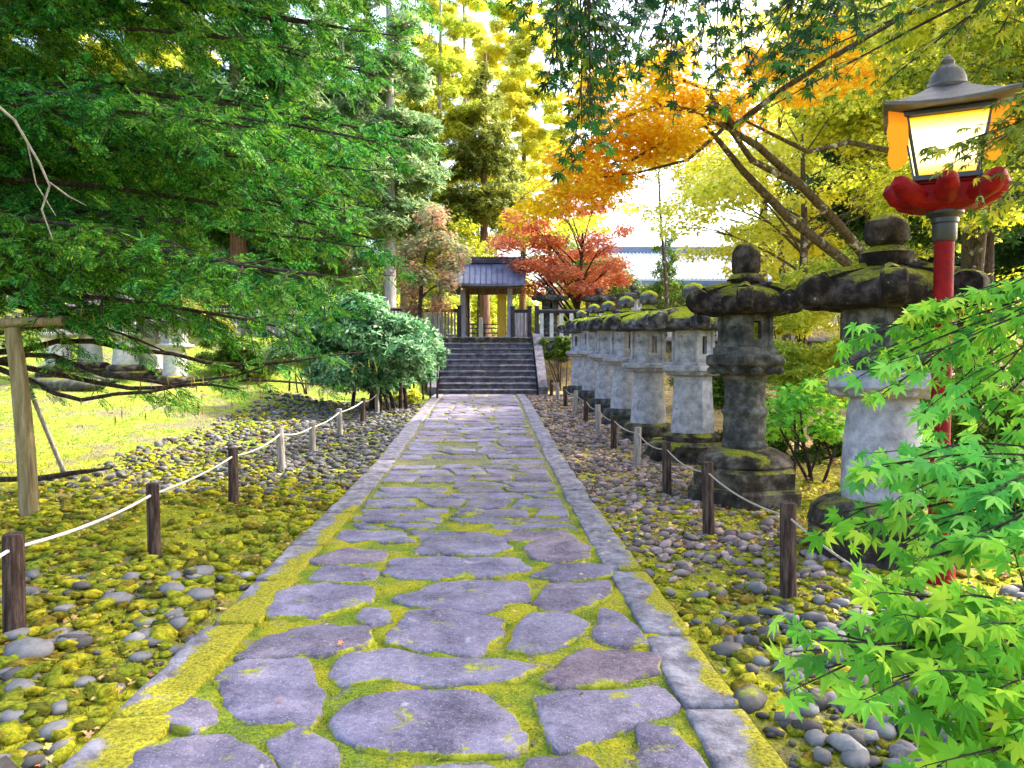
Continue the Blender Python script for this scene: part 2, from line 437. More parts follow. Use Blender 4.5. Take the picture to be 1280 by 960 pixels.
def copy_tree(o, parent=None):
    c = o.copy(); COL.objects.link(c)
    if parent is not None: c.parent = parent
    for ch in list(o.children): copy_tree(ch, c)
    return c

# ---- numpy scatter
def unit(v): return v / np.maximum(np.linalg.norm(v, axis=-1, keepdims=True), 1e-9)

def frames(normal, fwd=None, spin=None):
    """rotation matrices whose z axis is normal and x axis close to fwd (or random)"""
    n = unit(normal); N_ = len(n)
    if fwd is None: fwd = RNG.normal(size=(N_, 3))
    x = unit(fwd - n * np.sum(fwd * n, axis=1, keepdims=True))
    y = np.cross(n, x)
    return np.stack([x, y, n], axis=2)          # columns

def scatter(T, pos, rot, size):
    """T=(V,F list of arrays)"""
    V, Fs = T
    size = np.asarray(size, float)
    if size.ndim == 1: size = size[:, None, None]
    else: size = size[:, None, :]
    P = np.einsum('nij,nvj->nvi', rot, V[None] * size) + pos[:, None, :]
    n = len(pos); k = len(V)
    off = (np.arange(n) * k)[:, None, None]
    return P.reshape(-1, 3), [(f[None] + off).reshape(-1, f.shape[1]) for f in Fs]

def scatter_mesh(name, T, pos, rot, size, mat, parent=None, shade=False):
    V, Fs = scatter(T, np.asarray(pos, float), rot, size)
    return np_mesh(name, V, Fs, mat, parent, shade)

def leaf_maple(lobes=7, droop=.12, width=.17):
    """palmate leaf, unit diameter about 1, stem at origin, x forward"""
    angs = {7: [-125, -82, -40, 0, 40, 82, 125], 5: [-100, -50, 0, 50, 100]}[lobes]
    lens = {7: [.30, .46, .58, .64, .58, .46, .30], 5: [.40, .55, .64, .55, .40]}[lobes]
    V = [(0, 0, 0)]; T = []
    for a, l in zip(angs, lens):
        a = R(a); ca, sa = math.cos(a), math.sin(a); w = width * l * (1.0 if lobes == 7 else 1.3)
        b = .42 * l
        i = len(V)
        V += [(b * ca + w * sa, b * sa - w * ca, -.01), (l * ca, l * sa, -droop * l), (b * ca - w * sa, b * sa + w * ca, -.01)]
        T += [(0, i, i + 1), (0, i + 1, i + 2)]
    return np.array(V, float), [np.array(T)]

def leaf_oval(l=1.0, w=.5):
    V = np.array([(0, 0, 0), (l * .45, -w / 2, .03), (l, 0, -.04), (l * .45, w / 2, .03)], float)
    return V, [np.array([(0, 1, 2, 3)])]

def spray(pairs=9, L_=.9, nl=.30, w=.075):
    """flat conifer spray along x, needles in two ranks"""
    V = []; T = []
    V += [(0, -.012, 0), (0, .012, 0), (L_, 0, -.06)]; T.append((0, 1, 2))
    for k in range(pairs):
        t = (k + .5) / pairs; x = t * L_; z = -.06 * t * t
        ln = nl * (1 - .55 * t) * random.uniform(.85, 1.15)
        for s in (-1, 1):
            a = R(random.uniform(48, 66)); i = len(V)
            dx, dy = math.cos(a), s * math.sin(a)
            V += [(x, 0, z), (x + dx * ln * .5 - dy * w / 2, dy * ln * .5 + dx * w / 2, z + .01),
                  (x + dx * ln, dy * ln, z - .035 + random.uniform(-.02, .02)), (x + dx * ln * .5 + dy * w / 2, dy * ln * .5 - dx * w / 2, z + .01)]
            T += [(i, i + 1, i + 2), (i, i + 2, i + 3)]
    return np.array(V, float), [np.array(T)]

def leaf_cluster(n=7, w=.32):
    """a few oval leaves fanning from one twig tip"""
    V = []; Q = []
    for k in range(n):
        a = 2 * math.pi * k / n + random.uniform(-.3, .3); e = random.uniform(-.25, .5)
        l = random.uniform(.7, 1.0)
        c, s = math.cos(a), math.sin(a); i = len(V)
        ce, se = math.cos(e), math.sin(e)
        V += [(0, 0, 0), (c * ce * l * .5 - s * w / 2 * l, s * ce * l * .5 + c * w / 2 * l, se * l * .5),
              (c * ce * l, s * ce * l, se * l - .12), (c * ce * l * .5 + s * w / 2 * l, s * ce * l * .5 - c * w / 2 * l, se * l * .5)]
        Q.append((i, i + 1, i + 2, i + 3))
    return np.array(V, float), [np.array(Q)]

def ico(sub=1, jit=.14, flat=.6):
    import bmesh
    bm = bmesh.new(); bmesh.ops.create_icosphere(bm, subdivisions=sub, radius=.5)
    V = np.array([v.co[:] for v in bm.verts]); Fc = np.array([[v.index for v in f.verts] for f in bm.faces]); bm.free()
    V = V * (1 + RNG.uniform(-jit, jit, (len(V), 1))); V[:, 2] *= flat
    return V, [Fc]

LEAF7, LEAF7B, LEAF5 = leaf_maple(7), leaf_maple(7, .38, .15), leaf_maple(5)
def curl(T, a, b):
    V = T[0].copy(); r = np.linalg.norm(V[:, :2], axis=1)
    V[:, 2] += a * V[:, 1] ** 2 - b * r ** 2 + RNG.normal(scale=.012, size=len(V)); V[:, :2] *= 1 + RNG.normal(scale=.05, size=(len(V), 1))
    return V, T[1]
NEARL = [curl(leaf_maple(7, .38, .15), .3, .1), curl(leaf_maple(7, .15, .17), -.3, .25), curl(leaf_maple(7, .5, .14), .1, .35), curl(leaf_maple(7, .25, .16), .6, .0)]
FLATL = [curl(leaf_maple(7, .08, .15), .3, .05), curl(leaf_maple(7, .16, .14), -.4, .15), curl(leaf_maple(7, .2, .16), .2, .25)]
OVAL = leaf_oval()
SPRAYS = [spray() for _ in range(2)]
CLUST = leaf_cluster()

def merge(parts):
    Vs = []; G = {}; off = 0
    for V, Fs in parts:
        Vs.append(V)
        for f in Fs: G.setdefault(f.shape[1], []).append(f + off)
        off += len(V)
    return np.concatenate(Vs), [np.concatenate(g) for g in G.values()]

# ================================================================== SETTING
# ---- ground: one graded sheet
def graded(lo, hi, a, b, fine, grow=1.09):
    xs = list(np.arange(a, b, fine)); st = fine; x = b
    while x < hi: xs.append(x); st *= grow; x += st
    xs.append(hi); st = fine; x = a - fine
    while x > lo: xs.insert(0, x); st *= grow; x -= st
    xs.insert(0, lo); return np.array(sorted(set(xs)))

gx = graded(-260, 260, -4.2, 4.2, .045)
gy = graded(-60, 520, 2.0, 9.0, .045, 1.035)
XX, YY = np.meshgrid(gx, gy)
ZZ = ground_z(XX, YY)
nx, ny = len(gx), len(gy)
idx = np.arange(nx * ny).reshape(ny, nx)
GF = np.stack([idx[:-1, :-1].ravel(), idx[:-1, 1:].ravel(), idx[1:, 1:].ravel(), idx[1:, :-1].ravel()], 1)

def mat_ground():
    m, nt, N, L, out = _nodes('moss_lawn_and_soil')
    g = N.new('ShaderNodeNewGeometry'); co = g.outputs['Position']
    s = N.new('ShaderNodeSeparateXYZ'); L.new(co, s.inputs[0])
    # moss cushions
    v = N.new('ShaderNodeTexVoronoi'); v.inputs['Scale'].default_value = 17; L.new(co, v.inputs['Vector'])
    nf = noise(N, L, co, 60, 4, .7); nb = noise(N, L, co, 1.4, 5, .6); nm = noise(N, L, co, 7, 6, .65)
    mossc = ramp(N, [(.30, (.10, .10, .012)), (.45, (.24, .25, .015)), (.58, (.42, .40, .02)), (.75, (.56, .50, .03))])
    L.new(math_(N, L, 'ADD', math_(N, L, 'MULTIPLY', nf.outputs['Fac'], .55), math_(N, L, 'MULTIPLY', nm.outputs['Fac'], .45)), mossc.inputs[0])
    lawn = ramp(N, [(.3, (.07, .12, .015)), (.45, (.16, .24, .025)), (.55, (.25, .30, .03)), (.65, (.30, .27, .05)), (.75, (.24, .17, .08))]); L.new(nm.outputs['Fac'], lawn.inputs[0])
    soil = ramp(N, [(.3, (.07, .05, .035)), (.5, (.17, .13, .10)), (.7, (.32, .25, .20))]); L.new(nf.outputs['Fac'], soil.inputs[0])
    litter = ramp(N, [(.3, (.14, .09, .05)), (.5, (.34, .24, .12)), (.62, (.48, .40, .06)), (.75, (.52, .36, .22))]); L.new(nm.outputs['Fac'], litter.inputs[0])
    # far -> lawn / litter
    far = N.new('ShaderNodeMapRange'); far.inputs[1].default_value = 9; far.inputs[2].default_value = 13; L.new(s.outputs['Y'], far.inputs[0])
    side = N.new('ShaderNodeMapRange'); side.inputs[1].default_value = -1; side.inputs[2].default_value = 1.2; L.new(s.outputs['X'], side.inputs[0])
    farc = mixc(N, L, side.outputs[0], lawn.outputs[0], litter.outputs[0])
    c = mixc(N, L, far.outputs[0], mossc.outputs[0], farc)
    # bare soil patches
    sp = ramp(N, [(.50, (0, 0, 0)), (.60, (1, 1, 1))]); L.new(nb.outputs['Fac'], sp.inputs[0])
    c = mixc(N, L, math_(N, L, 'MULTIPLY', sp.outputs[0], .75), c, soil.outputs[0])
    p = N.new('ShaderNodeBsdfPrincipled'); L.new(c, p.inputs['Base Color']); p.inputs['Roughness'].default_value = .95
    p.inputs['Specular IOR Level'].default_value = .15
    b = N.new('ShaderNodeBump'); b.inputs['Strength'].default_value = .9; b.inputs['Distance'].default_value = .03
    h = math_(N, L, 'ADD', nf.outputs['Fac'], math_(N, L, 'MULTIPLY', v.outputs['Distance'], -1.2))
    L.new(h, b.inputs['Height']); L.new(b.outputs[0], p.inputs['Normal']); L.new(p.outputs[0], out.inputs[0])
    return m
M['ground'] = mat_ground()
gr = np_mesh('ground', np.stack([XX, YY, ZZ], 2).reshape(-1, 3), GF, M['ground'], shade=True)
tag(gr, kind='structure')

# ---- the path: mossy bed + flagstones
def mat_bed():
    m, nt, N, L, out = _nodes('moss_in_the_joints')
    g = N.new('ShaderNodeNewGeometry'); co = g.outputs['Position']
    nf = noise(N, L, co, 70, 4, .7); nm = noise(N, L, co, 3, 5, .6); n2 = noise(N, L, co, 11, 5, .65)
    a = ramp(N, [(.3, (.05, .09, .012)), (.5, (.17, .25, .02)), (.68, (.34, .37, .03))]); L.new(nf.outputs['Fac'], a.inputs[0])
    b_ = ramp(N, [(.3, (.16, .14, .012)), (.5, (.38, .36, .02)), (.7, (.56, .50, .03))]); L.new(nf.outputs['Fac'], b_.inputs[0])
    so = ramp(N, [(.3, (.07, .055, .05)), (.5, (.17, .145, .14)), (.7, (.34, .31, .30))]); L.new(nf.outputs['Fac'], so.inputs[0])
    f = ramp(N, [(.45, (0, 0, 0)), (.58, (1, 1, 1))]); L.new(nm.outputs['Fac'], f.inputs[0])
    c = mixc(N, L, f.outputs[0], a.outputs[0], b_.outputs[0])
    f2 = ramp(N, [(.56, (0, 0, 0)), (.64, (1, 1, 1))]); L.new(n2.outputs['Fac'], f2.inputs[0])
    s = N.new('ShaderNodeSeparateXYZ'); L.new(co, s.inputs[0])
    fr = N.new('ShaderNodeMapRange'); fr.inputs[1].default_value = 7; fr.inputs[2].default_value = 11; fr.inputs[3].default_value = 0; fr.inputs[4].default_value = .62; L.new(s.outputs['Y'], fr.inputs[0])
    c = mixc(N, L, math_(N, L, 'MAXIMUM', math_(N, L, 'MULTIPLY', f2.outputs[0], .7), fr.outputs[0]), c, so.outputs[0])
    p = N.new('ShaderNodeBsdfPrincipled'); L.new(c, p.inputs['Base Color']); p.inputs['Roughness'].default_value = .95
    p.inputs['Specular IOR Level'].default_value = .15
    b = N.new('ShaderNodeBump'); b.inputs['Strength'].default_value = 1.0; b.inputs['Distance'].default_value = .03
    L.new(nf.outputs['Fac'], b.inputs['Height']); L.new(b.outputs[0], p.inputs['Normal']); L.new(p.outputs[0], out.inputs[0])
    return m
M['bed'] = mat_bed()
bx_ = np.arange(PX0 + .1, PX1 - .1 + .001, .035); by_ = np.concatenate([np.arange(1.2, 8, .035), np.arange(8, STAIR_Y + .3, .09)])
BX, BY = np.meshgrid(bx_, by_)
BZ = path_z(BY) + .020 + .03 * (vnoise(BX * 7, BY * 7, 11) - .4) + .018 * (vnoise(BX * 23, BY * 23, 12) - .5)
bi = np.arange(BX.size).reshape(BX.shape)
BFc = np.stack([bi[:-1, :-1].ravel(), bi[:-1, 1:].ravel(), bi[1:, 1:].ravel(), bi[1:, :-1].ravel()], 1)
bed = (np.stack([BX, BY, BZ], 2).reshape(-1, 3), BFc)

def chaikin(P, k=2, q=.2):
    for _ in range(k):
        o = []
        n = len(P)
        for i in range(n):
            a, b = np.array(P[i]), np.array(P[(i + 1) % n]); o += [a * (1 - q) + b * q, a * q + b * (1 - q)]
        P = o
    return np.array(P)

def slab(poly, h=.045, rough=.010, step=.035, seed=0, base=None, grow=0):
    """an irregular slab: chipped outline, rounded shoulder, slightly uneven top"""
    P = chaikin([np.array(p[:2], float) for p in poly], 1, .10)
    out = []
    n = len(P)
    for i in range(n):
        a, b = P[i], P[(i + 1) % n]; d = np.linalg.norm(b - a); k = max(1, int(d / step))
        for j in range(k): out.append(a + (b - a) * j / k)
    P = np.array(out); c = P.mean(0)
    nn = P - c; nn /= np.maximum(np.linalg.norm(nn, axis=1, keepdims=True), 1e-6)
    j = (vnoise(P[:, 0] * 8, P[:, 1] * 8, seed) - .5)[:, None] * rough * 4.5 + (vnoise(P[:, 0] * 31, P[:, 1] * 31, seed + 1) - .5)[:, None] * rough * 2.2
    P = P + nn * (j + grow)
    z0 = (base if base is not None else path_z(P[:, 1]))
    tilt = RNG.uniform(-.008, .008, 2)
    rings = []
    for s, dz in ((1.0, -.07), (1.0, h * .45), (.975, h * .85), (.93, h), (.62, h + .004), (.3, h + .002)):
        Q = c + (P - c) * s
        if s in (.975, .93):
            dist = np.linalg.norm(P - c, axis=1, keepdims=True); ins = .006 if s == .975 else .022
            Q = c + (P - c) * (1 - np.minimum(ins / np.maximum(dist, .03), .5))
        tz = (np.zeros(len(Q)) if dz < 0 else (vnoise(Q[:, 0] * 6, Q[:, 1] * 6, seed + 3) - .5) * .016 + (vnoise(Q[:, 0] * 25, Q[:, 1] * 25, seed + 4) - .5) * .007 + (Q - c) @ tilt)
        rings.append(np.column_stack([Q, path_z(Q[:, 1]) + dz + tz]))
    V = np.concatenate(rings + [np.array([[c[0], c[1], float(path_z(c[1])) + h]])])
    n = len(P); Q4 = []; T3 = []
    for l in range(len(rings) - 1):
        a = np.arange(n); b = (a + 1) % n
        Q4.append(np.stack([l * n + a, l * n + b, (l + 1) * n + b, (l + 1) * n + a], 1))
    l = len(rings) - 1; a = np.arange(n); b = (a + 1) % n
    T3 = np.stack([l * n + a, l * n + b, np.full(n, len(V) - 1)], 1)
    return V, [np.concatenate(Q4), T3]

def ccw(P):
    a = sum(P[i][0] * P[(i + 1) % len(P)][1] - P[(i + 1) % len(P)][0] * P[i][1] for i in range(len(P)))
    return P if a > 0 else P[::-1]

def to_ground(pp, z=.045):
    o = []
    cy, sy, cp, sp = math.cos(YAW), math.sin(YAW), math.cos(PITCH), math.sin(PITCH)
    f = Vector((sy * cp, cy * cp, -sp)); r = Vector((cy, -sy, 0)); u = r.cross(f)
    for px, py in pp:
        d = f + r * ((px - 640) / F) + u * ((480 - py) / F); t = (z - EYE) / d.z
        o.append((d.x * t, d.y * t))
    return ccw(o)

# near stones, measured on the photograph
NEAR = [
 [(150, 975), (180, 935), (215, 922), (275, 917), (330, 938), (352, 975)],
 [(268, 848), (300, 826), (385, 820), (396, 850), (404, 884), (385, 906), (300, 903), (283, 880)],
 [(338, 928), (372, 906), (412, 925), (425, 975), (365, 975)],
 [(415, 905), (445, 872), (520, 862), (600, 865), (642, 893), (662, 918), (640, 936), (560, 942), (480, 938), (430, 926)],
 [(665, 872), (720, 860), (830, 856), (854, 880), (800, 900), (765, 914), (705, 936), (682, 905)],
 [(414, 842), (428, 815), (480, 809), (560, 822), (640, 824), (673, 833), (640, 850), (560, 853), (480, 847), (430, 854)],
 [(678, 845), (728, 808), (820, 815), (828, 838), (760, 852), (700, 857)],
 [(478, 800), (510, 764), (560, 760), (632, 771), (622, 795), (592, 815), (520, 811)],
 [(631, 808), (660, 766), (710, 763), (736, 780), (702, 808), (660, 818)],
 [(740, 799), (750, 758), (775, 764), (811, 801), (780, 808)],
 [(489, 745), (560, 725), (660, 726), (660, 750), (600, 764), (530, 759)],
 [(665, 752), (690, 728), (758, 725), (768, 740), (722, 762), (682, 763)],
 [(325, 770), (350, 737), (400, 727), (466, 733), (467, 750), (400, 768)],
 [(290, 822), (332, 795), (400, 779), (460, 782), (463, 802), (400, 816)],
 [(443, 770), (455, 758), (485, 760), (487, 773), (460, 781)],
 [(480, 716), (492, 697), (560, 695), (650, 697), (667, 710), (620, 719), (520, 722)],
 [(660, 718), (700, 703), (760, 705), (768, 718), (700, 725)],
 [(650, 978), (660, 944), (735, 940), (765, 978)],
 [(795, 978), (797, 905), (842, 904), (893, 978)],
 [(203, 896), (235, 868), (265, 873), (277, 900), (240, 911)],
 [(382, 724), (402, 708), (466, 709), (472, 722), (430, 728)],
 [(385, 700), (430, 685), (486, 685), (480, 698), (430, 706)],
 [(515, 690), (540, 669), (620, 667), (642, 685), (600, 693)],
 [(655, 682), (690, 668), (737, 680), (736, 695), (700, 701), (665, 696)],
 [(500, 975), (520, 958), (610, 955), (630, 975)],
]
slabs = [slab(to_ground(p), seed=i, grow=.016) for i, p in enumerate(NEAR)]
# farther rows
y = 6.42
row = 0
IX0, IX1 = PX0 + .30, PX1 - .31
while y < STAIR_Y - .1:
    dep = random.uniform(.26, .5) * (1 if y < 12 else 1.1)
    y1 = y + dep
    gap = .05 if y < 9 else .035
    cuts = [IX0]
    while cuts[-1] < IX1 - .35: cuts.append(cuts[-1] + random.uniform(.38, .95))
    cuts[-1] = IX1
    if len(cuts) > 2 and cuts[-1] - cuts[-2] < .2: cuts.pop(-2)
    sk = [0] + [random.uniform(-.09, .09) for _ in cuts[1:-1]] + [0]
    wv = lambda x, yy, s: yy + .12 * (float(vnoise(x * 1.6, yy * .0 + s, 31)) - .5)
    for k in range(len(cuts) - 1):
        a, b = cuts[k] + gap / 2, cuts[k + 1] - gap / 2
        yb, yt = row, row + 1
        P = []
        for t in (0, .33, .66, 1): x = a + (b - a) * t; P.append((x - sk[k] * (1 - t) - sk[k + 1] * t, wv(x, y, yb) + gap / 2))
        for t in (1, .66, .33, 0): x = a + (b - a) * t; P.append((x + sk[k] * (1 - t) + sk[k + 1] * t, wv(x, y1, yt) - gap / 2))
        if random.random() < .3: P[0] = (P[0][0] + .08, P[0][1] + .05)
        if random.random() < .3: P[4] = (P[4][0] - .08, P[4][1] - .05)
        if y < 13 and random.random() < .12: continue
        slabs.append(slab(P, h=random.uniform(.032, .05), rough=.010, step=.06, seed=row * 7 + k))
    y = y1; row += 1
sv, sf = merge(slabs)
nb_ = len(bed[0])
path = np_mesh('path', np.concatenate([bed[0], sv]), [np.concatenate([bed[1]] + [f + nb_ for f in sf if f.shape[1] == 4])] + [f + nb_ for f in sf if f.shape[1] == 3], None, shade=True)
path.data.materials.append(M['bed']); path.data.materials.append(M['flag'])
mi = np.ones(len(path.data.polygons), dtype=np.int32); mi[:len(bed[1])] = 0
path.data.polygons.foreach_set('material_index', mi)
try: path.data.set_sharp_from_angle(angle=R(50))
except Exception: pass
tag(path, kind='structure')

# ---- kerbs: long dressed stones end to end
def kerb(name, x0, x1, mat, seed):
    random.seed(seed); parts = []
    y = 1.3
    while y < STAIR_Y - .02:
        l = random.uniform(.85, 1.35); y1 = min(y + l, STAIR_Y - .02)
        dx = random.uniform(-.012, .012)
        P = [(x0 + dx, y + .008), (x1 + dx, y + .008), (x1 + dx, y1 - .008), (x0 + dx, y1 - .008)]
        P2 = []
        for i in range(4):
            a, b = P[i], P[(i + 1) % 4]
            P2 += [(a[0] + (b[0] - a[0]) * t, a[1] + (b[1] - a[1]) * t) for t in (0.04, .96)]
        parts.append(slab(P2, h=.042, rough=.007, step=.12, seed=int(y * 10)))
        y = y1
    V, Fs = merge(parts)
    o = np_mesh(name, V, Fs, mat, shade=True)
    try: o.data.set_sharp_from_angle(angle=R(50))
    except Exception: pass
    return tag(o, kind='structure')

def mat_kerb(name, near_amt, edge_x, edge_dir):
    """grey dressed stone; moss creeps over from the outer/inner edge and is thick close to the garden end"""
    m, nt, N, L, out = _nodes(name)
    g = N.new('ShaderNodeNewGeometry'); co = g.outputs['Position']
    s = N.new('ShaderNodeSeparateXYZ'); L.new(co, s.inputs[0])
    n1 = noise(N, L, co, 9, 8, .7); st = ramp(N, [(.34, (.085, .078, .095)), (.5, (.19, .175, .205)), (.66, (.33, .31, .34))]); L.new(n1.outputs['Fac'], st.inputs[0])
    nf = noise(N, L, co, 60, 4, .7); mo = ramp(N, [(.32, (.07, .065, .010)), (.5, (.26, .24, .015)), (.68, (.44, .38, .025))]); L.new(nf.outputs['Fac'], mo.inputs[0])
    n2 = noise(N, L, co, 2.6, 5, .65)
    e = math_(N, L, 'MULTIPLY', math_(N, L, 'SUBTRACT', s.outputs['X'], edge_x), edge_dir)   # 0 at mossy edge, grows away
    e = math_(N, L, 'MULTIPLY', e, -1.6)
    fy = N.new('ShaderNodeMapRange'); fy.inputs[1].default_value = 5.0; fy.inputs[2].default_value = 10; fy.inputs[3].default_value = near_amt; fy.inputs[4].default_value = -.12; L.new(s.outputs['Y'], fy.inputs[0])
    a = math_(N, L, 'ADD', math_(N, L, 'ADD', n2.outputs['Fac'], e), fy.outputs[0])
    f = ramp(N, [(.50, (0, 0, 0)), (.57, (1, 1, 1))]); L.new(a, f.inputs[0])
    c = mixc(N, L, f.outputs[0], st.outputs[0], mo.outputs[0])
    p = N.new('ShaderNodeBsdfPrincipled'); L.new(c, p.inputs['Base Color']); p.inputs['Roughness'].default_value = .9; p.inputs['Specular IOR Level'].default_value = .2
    b = N.new('ShaderNodeBump'); b.inputs['Strength'].default_value = .7; b.inputs['Distance'].default_value = .02
    L.new(nf.outputs['Fac'], b.inputs['Height']); L.new(b.outputs[0], p.inputs['Normal']); L.new(p.outputs[0], out.inputs[0])
    return m
kerb('kerb', PX0, PX0 + .28, mat_kerb('mossy_left_kerb_stone', .38, PX0 + .28, -1), 3)
kerb('kerb', PX1 - .27, PX1, mat_kerb('right_kerb_stone', .16, PX1, -1), 4)
random.seed(11)

# ================================================================== STONE THINGS
def stairs():
    t = thing('stone_staircase', 'wide flight of dark stone steps at the far end of the path, below the gate', 'staircase', (PC, STAIR_Y, .4))
    n = 9; w = 3.1; x0 = .02
    rise = (TOP_Z - .40) / (n + 1.0); run = .34
    b = MB()
    for k in range(n):
        z0 = .40 + k * rise; y0 = STAIR_Y + k * run
        x = x0 - w / 2
        while x < x0 + w / 2 - .01:
            l = min(random.uniform(.6, 1.2), x0 + w / 2 - x)
            if x0 + w / 2 - (x + l) < .3: l = x0 + w / 2 - x
            b.box((x + l / 2, y0 + .23, z0 + rise / 2 - .03), (l - .012, .40, rise - .06), jit=.004)
            b.box((x + l / 2, y0 + .20, z0 + rise - .035), (l - .010, .44, .068), jit=.006, bev=.015)
            x += l
    b.build('steps', M['step'], t)
    lb = MB()
    yl = STAIR_Y + n * run
    for k in range(3):
        lb.box((x0 - 1.55 + 1.03 * k + .52, yl + .5, TOP_Z - rise / 2 + .0), (1.02, 1.0, rise + .02), jit=.006, bev=.02)
    lb.build('landing', M['base_stone'], t)
    for s in (-1, 1):
        p = MB()
        xs = x0 + s * (w / 2 + .17)
        a = [(STAIR_Y - .12, .36), (STAIR_Y - .12, .66), (yl + .1, TOP_Z + .14), (yl + .9, TOP_Z + .14), (yl + .9, .36)]
        vs_ = [(xs - .14, yy, zz) for yy, zz in a] + [(xs + .14, yy, zz) for yy, zz in a]
        m = len(a)
        p.add(vs_, [tuple(range(m)), tuple(range(2 * m - 1, m - 1, -1))] + [(i, m + i, m + (i + 1) % m, (i + 1) % m) for i in range(m)])
        p.build('parapet', M['step'], t)
stairs()

BOULD = ico(2, .12, .8)
def boulder_wall(name, label, p0, p1, h0, z0, n_rows, mat, thick=.5):
    t = thing(name, label, 'wall', ((p0[0] + p1[0]) / 2, (p0[1] + p1[1]) / 2, z0))
    P, S = [], []
    L_ = math.hypot(p1[0] - p0[0], p1[1] - p0[1])
    rh = h0 / n_rows
    for r in range(n_rows):
        d = random.uniform(0, .3)
        while d < L_:
            w = random.uniform(.35, .75)
            u = min((d + w / 2) / L_, 1)
            P.append((p0[0] + (p1[0] - p0[0]) * u, p0[1] + (p1[1] - p0[1]) * u + r * .03, z0 + rh * (r + .5)))
            S.append((w * 1.16, thick * 1.3, rh * 1.35))
            d += w
    P, S = np.array(P), np.array(S)
    rz = math.atan2(p1[1] - p0[1], p1[0] - p0[0])
    rot = np.tile(np.array([[math.cos(rz), -math.sin(rz), 0], [math.sin(rz), math.cos(rz), 0], [0, 0, 1]]), (len(P), 1, 1))
    V, Fs = scatter(BOULD, P, rot, S)
    V = V + (np.stack([vnoise(V[:, 0] * 5, V[:, 2] * 5 + V[:, 1], 8)] * 3, 1) - .5) * .06
    np_mesh('stonework', V, Fs, mat, t, shade=True)
    cp = MB(); m = int(L_ / .9)
    for i in range(m):
        u = (i + .5) / m
        cp.box((p0[0] + (p1[0] - p0[0]) * u, p0[1] + (p1[1] - p0[1]) * u + .12, z0 + h0 + .05), (L_ / m - .015, .55, .16), rz=rz, jit=.01, bev=.02)
    cp.build('coping', M['kerb'], t)
boulder_wall('retaining_wall', 'dark mossy boulder retaining wall right of the stone steps', (1.98, 27.05), (14, 27.05), TOP_Z - .45, .36, 4, M['wall_stone'])

# ---- fences
def palisade(name, label, p0, p1, h, mat_p, mat_r, every=.13, pw=.075, post_every=2.0, zf=None, rail_t=.09, cat='fence'):
    L_ = math.hypot(p1[0] - p0[0], p1[1] - p0[1]); rz = math.atan2(p1[1] - p0[1], p1[0] - p0[0])
    def pt(d): u = d / L_; return p0[0] + (p1[0] - p0[0]) * u, p0[1] + (p1[1] - p0[1]) * u, p0[2] + (p1[2] - p0[2]) * u
    t = thing(name, label, cat, pt(L_ / 2))
    sl = math.atan2(p1[2] - p0[2], L_)
    b = MB(); d = every / 2
    while d < L_:
        x, y, z = pt(d); b.box((x, y, z + h * .5), (pw * random.uniform(.85, 1.1), .03, h * .92), rz=rz, jit=.004); d += every
    b.build('pales', mat_p, t)
    for k, zz in enumerate((h - .02, .14)):
        r = MB(); a, c = pt(0), pt(L_)
        off = Vector((-math.sin(rz), math.cos(rz), 0)) * (.0 if k == 0 else .035)
        r.tube([Vector(a) + Vector((0, 0, zz)) + off, Vector(c) + Vector((0, 0, zz)) + off], rail_t * (.75 if k == 0 else .5), 4)
        r.build('rail', mat_r, t)
    n = max(1, round(L_ / post_every))
    for k in range(n + 1):
        x, y, z = pt(L_ * k / n); q = MB(); q.box((x, y, z + (h + .12) / 2 - .08), (.15, .15, h + .28), rz=rz, bev=.015)
        q.box((x, y, z + h + .145), (.19, .19, .05), rz=rz)
        q.build('post', mat_r, t)
    return t
palisade('wooden_fence', 'short weathered plank fence joining the gate on its left', (-2.62, 29.2, TOP_Z), (-1.06, 29.2, TOP_Z), 1.12, M['pale'], M['fence_dark'], .12, .09, 1.56)
palisade('wooden_fence', 'short grey plank fence between the gate and the dark corner post', (.98, 29.2, TOP_Z), (1.62, 29.2, TOP_Z), 1.10, M['pale'], M['fence_dark'], .10, .085, .9)
palisade('stone_fence', 'long balustrade of pale stone pales with dark rail above the boulder wall', (1.80, 27.6, TOP_Z), (13.0, 27.6, TOP_Z), 1.0, M['stone_pale'], M['fence_dark'], .36, .15, 2.8, rail_t=.10)
palisade('wooden_fence', 'grey picket fence behind the green bush, left of the path', (-10.2, 28.6, 2.35), (-2.72, 29.2, TOP_Z), 1.15, M['pale'], M['fence_dark'], .13, .09, 1.9)
palisade('wooden_fence', 'grey picket fence at the far left edge under the conifer boughs', (-18.5, 25.2, 3.55), (-10.3, 28.6, 2.5), 1.3, M['pale'], M['fence_dark'], .17, .10, 2.2)

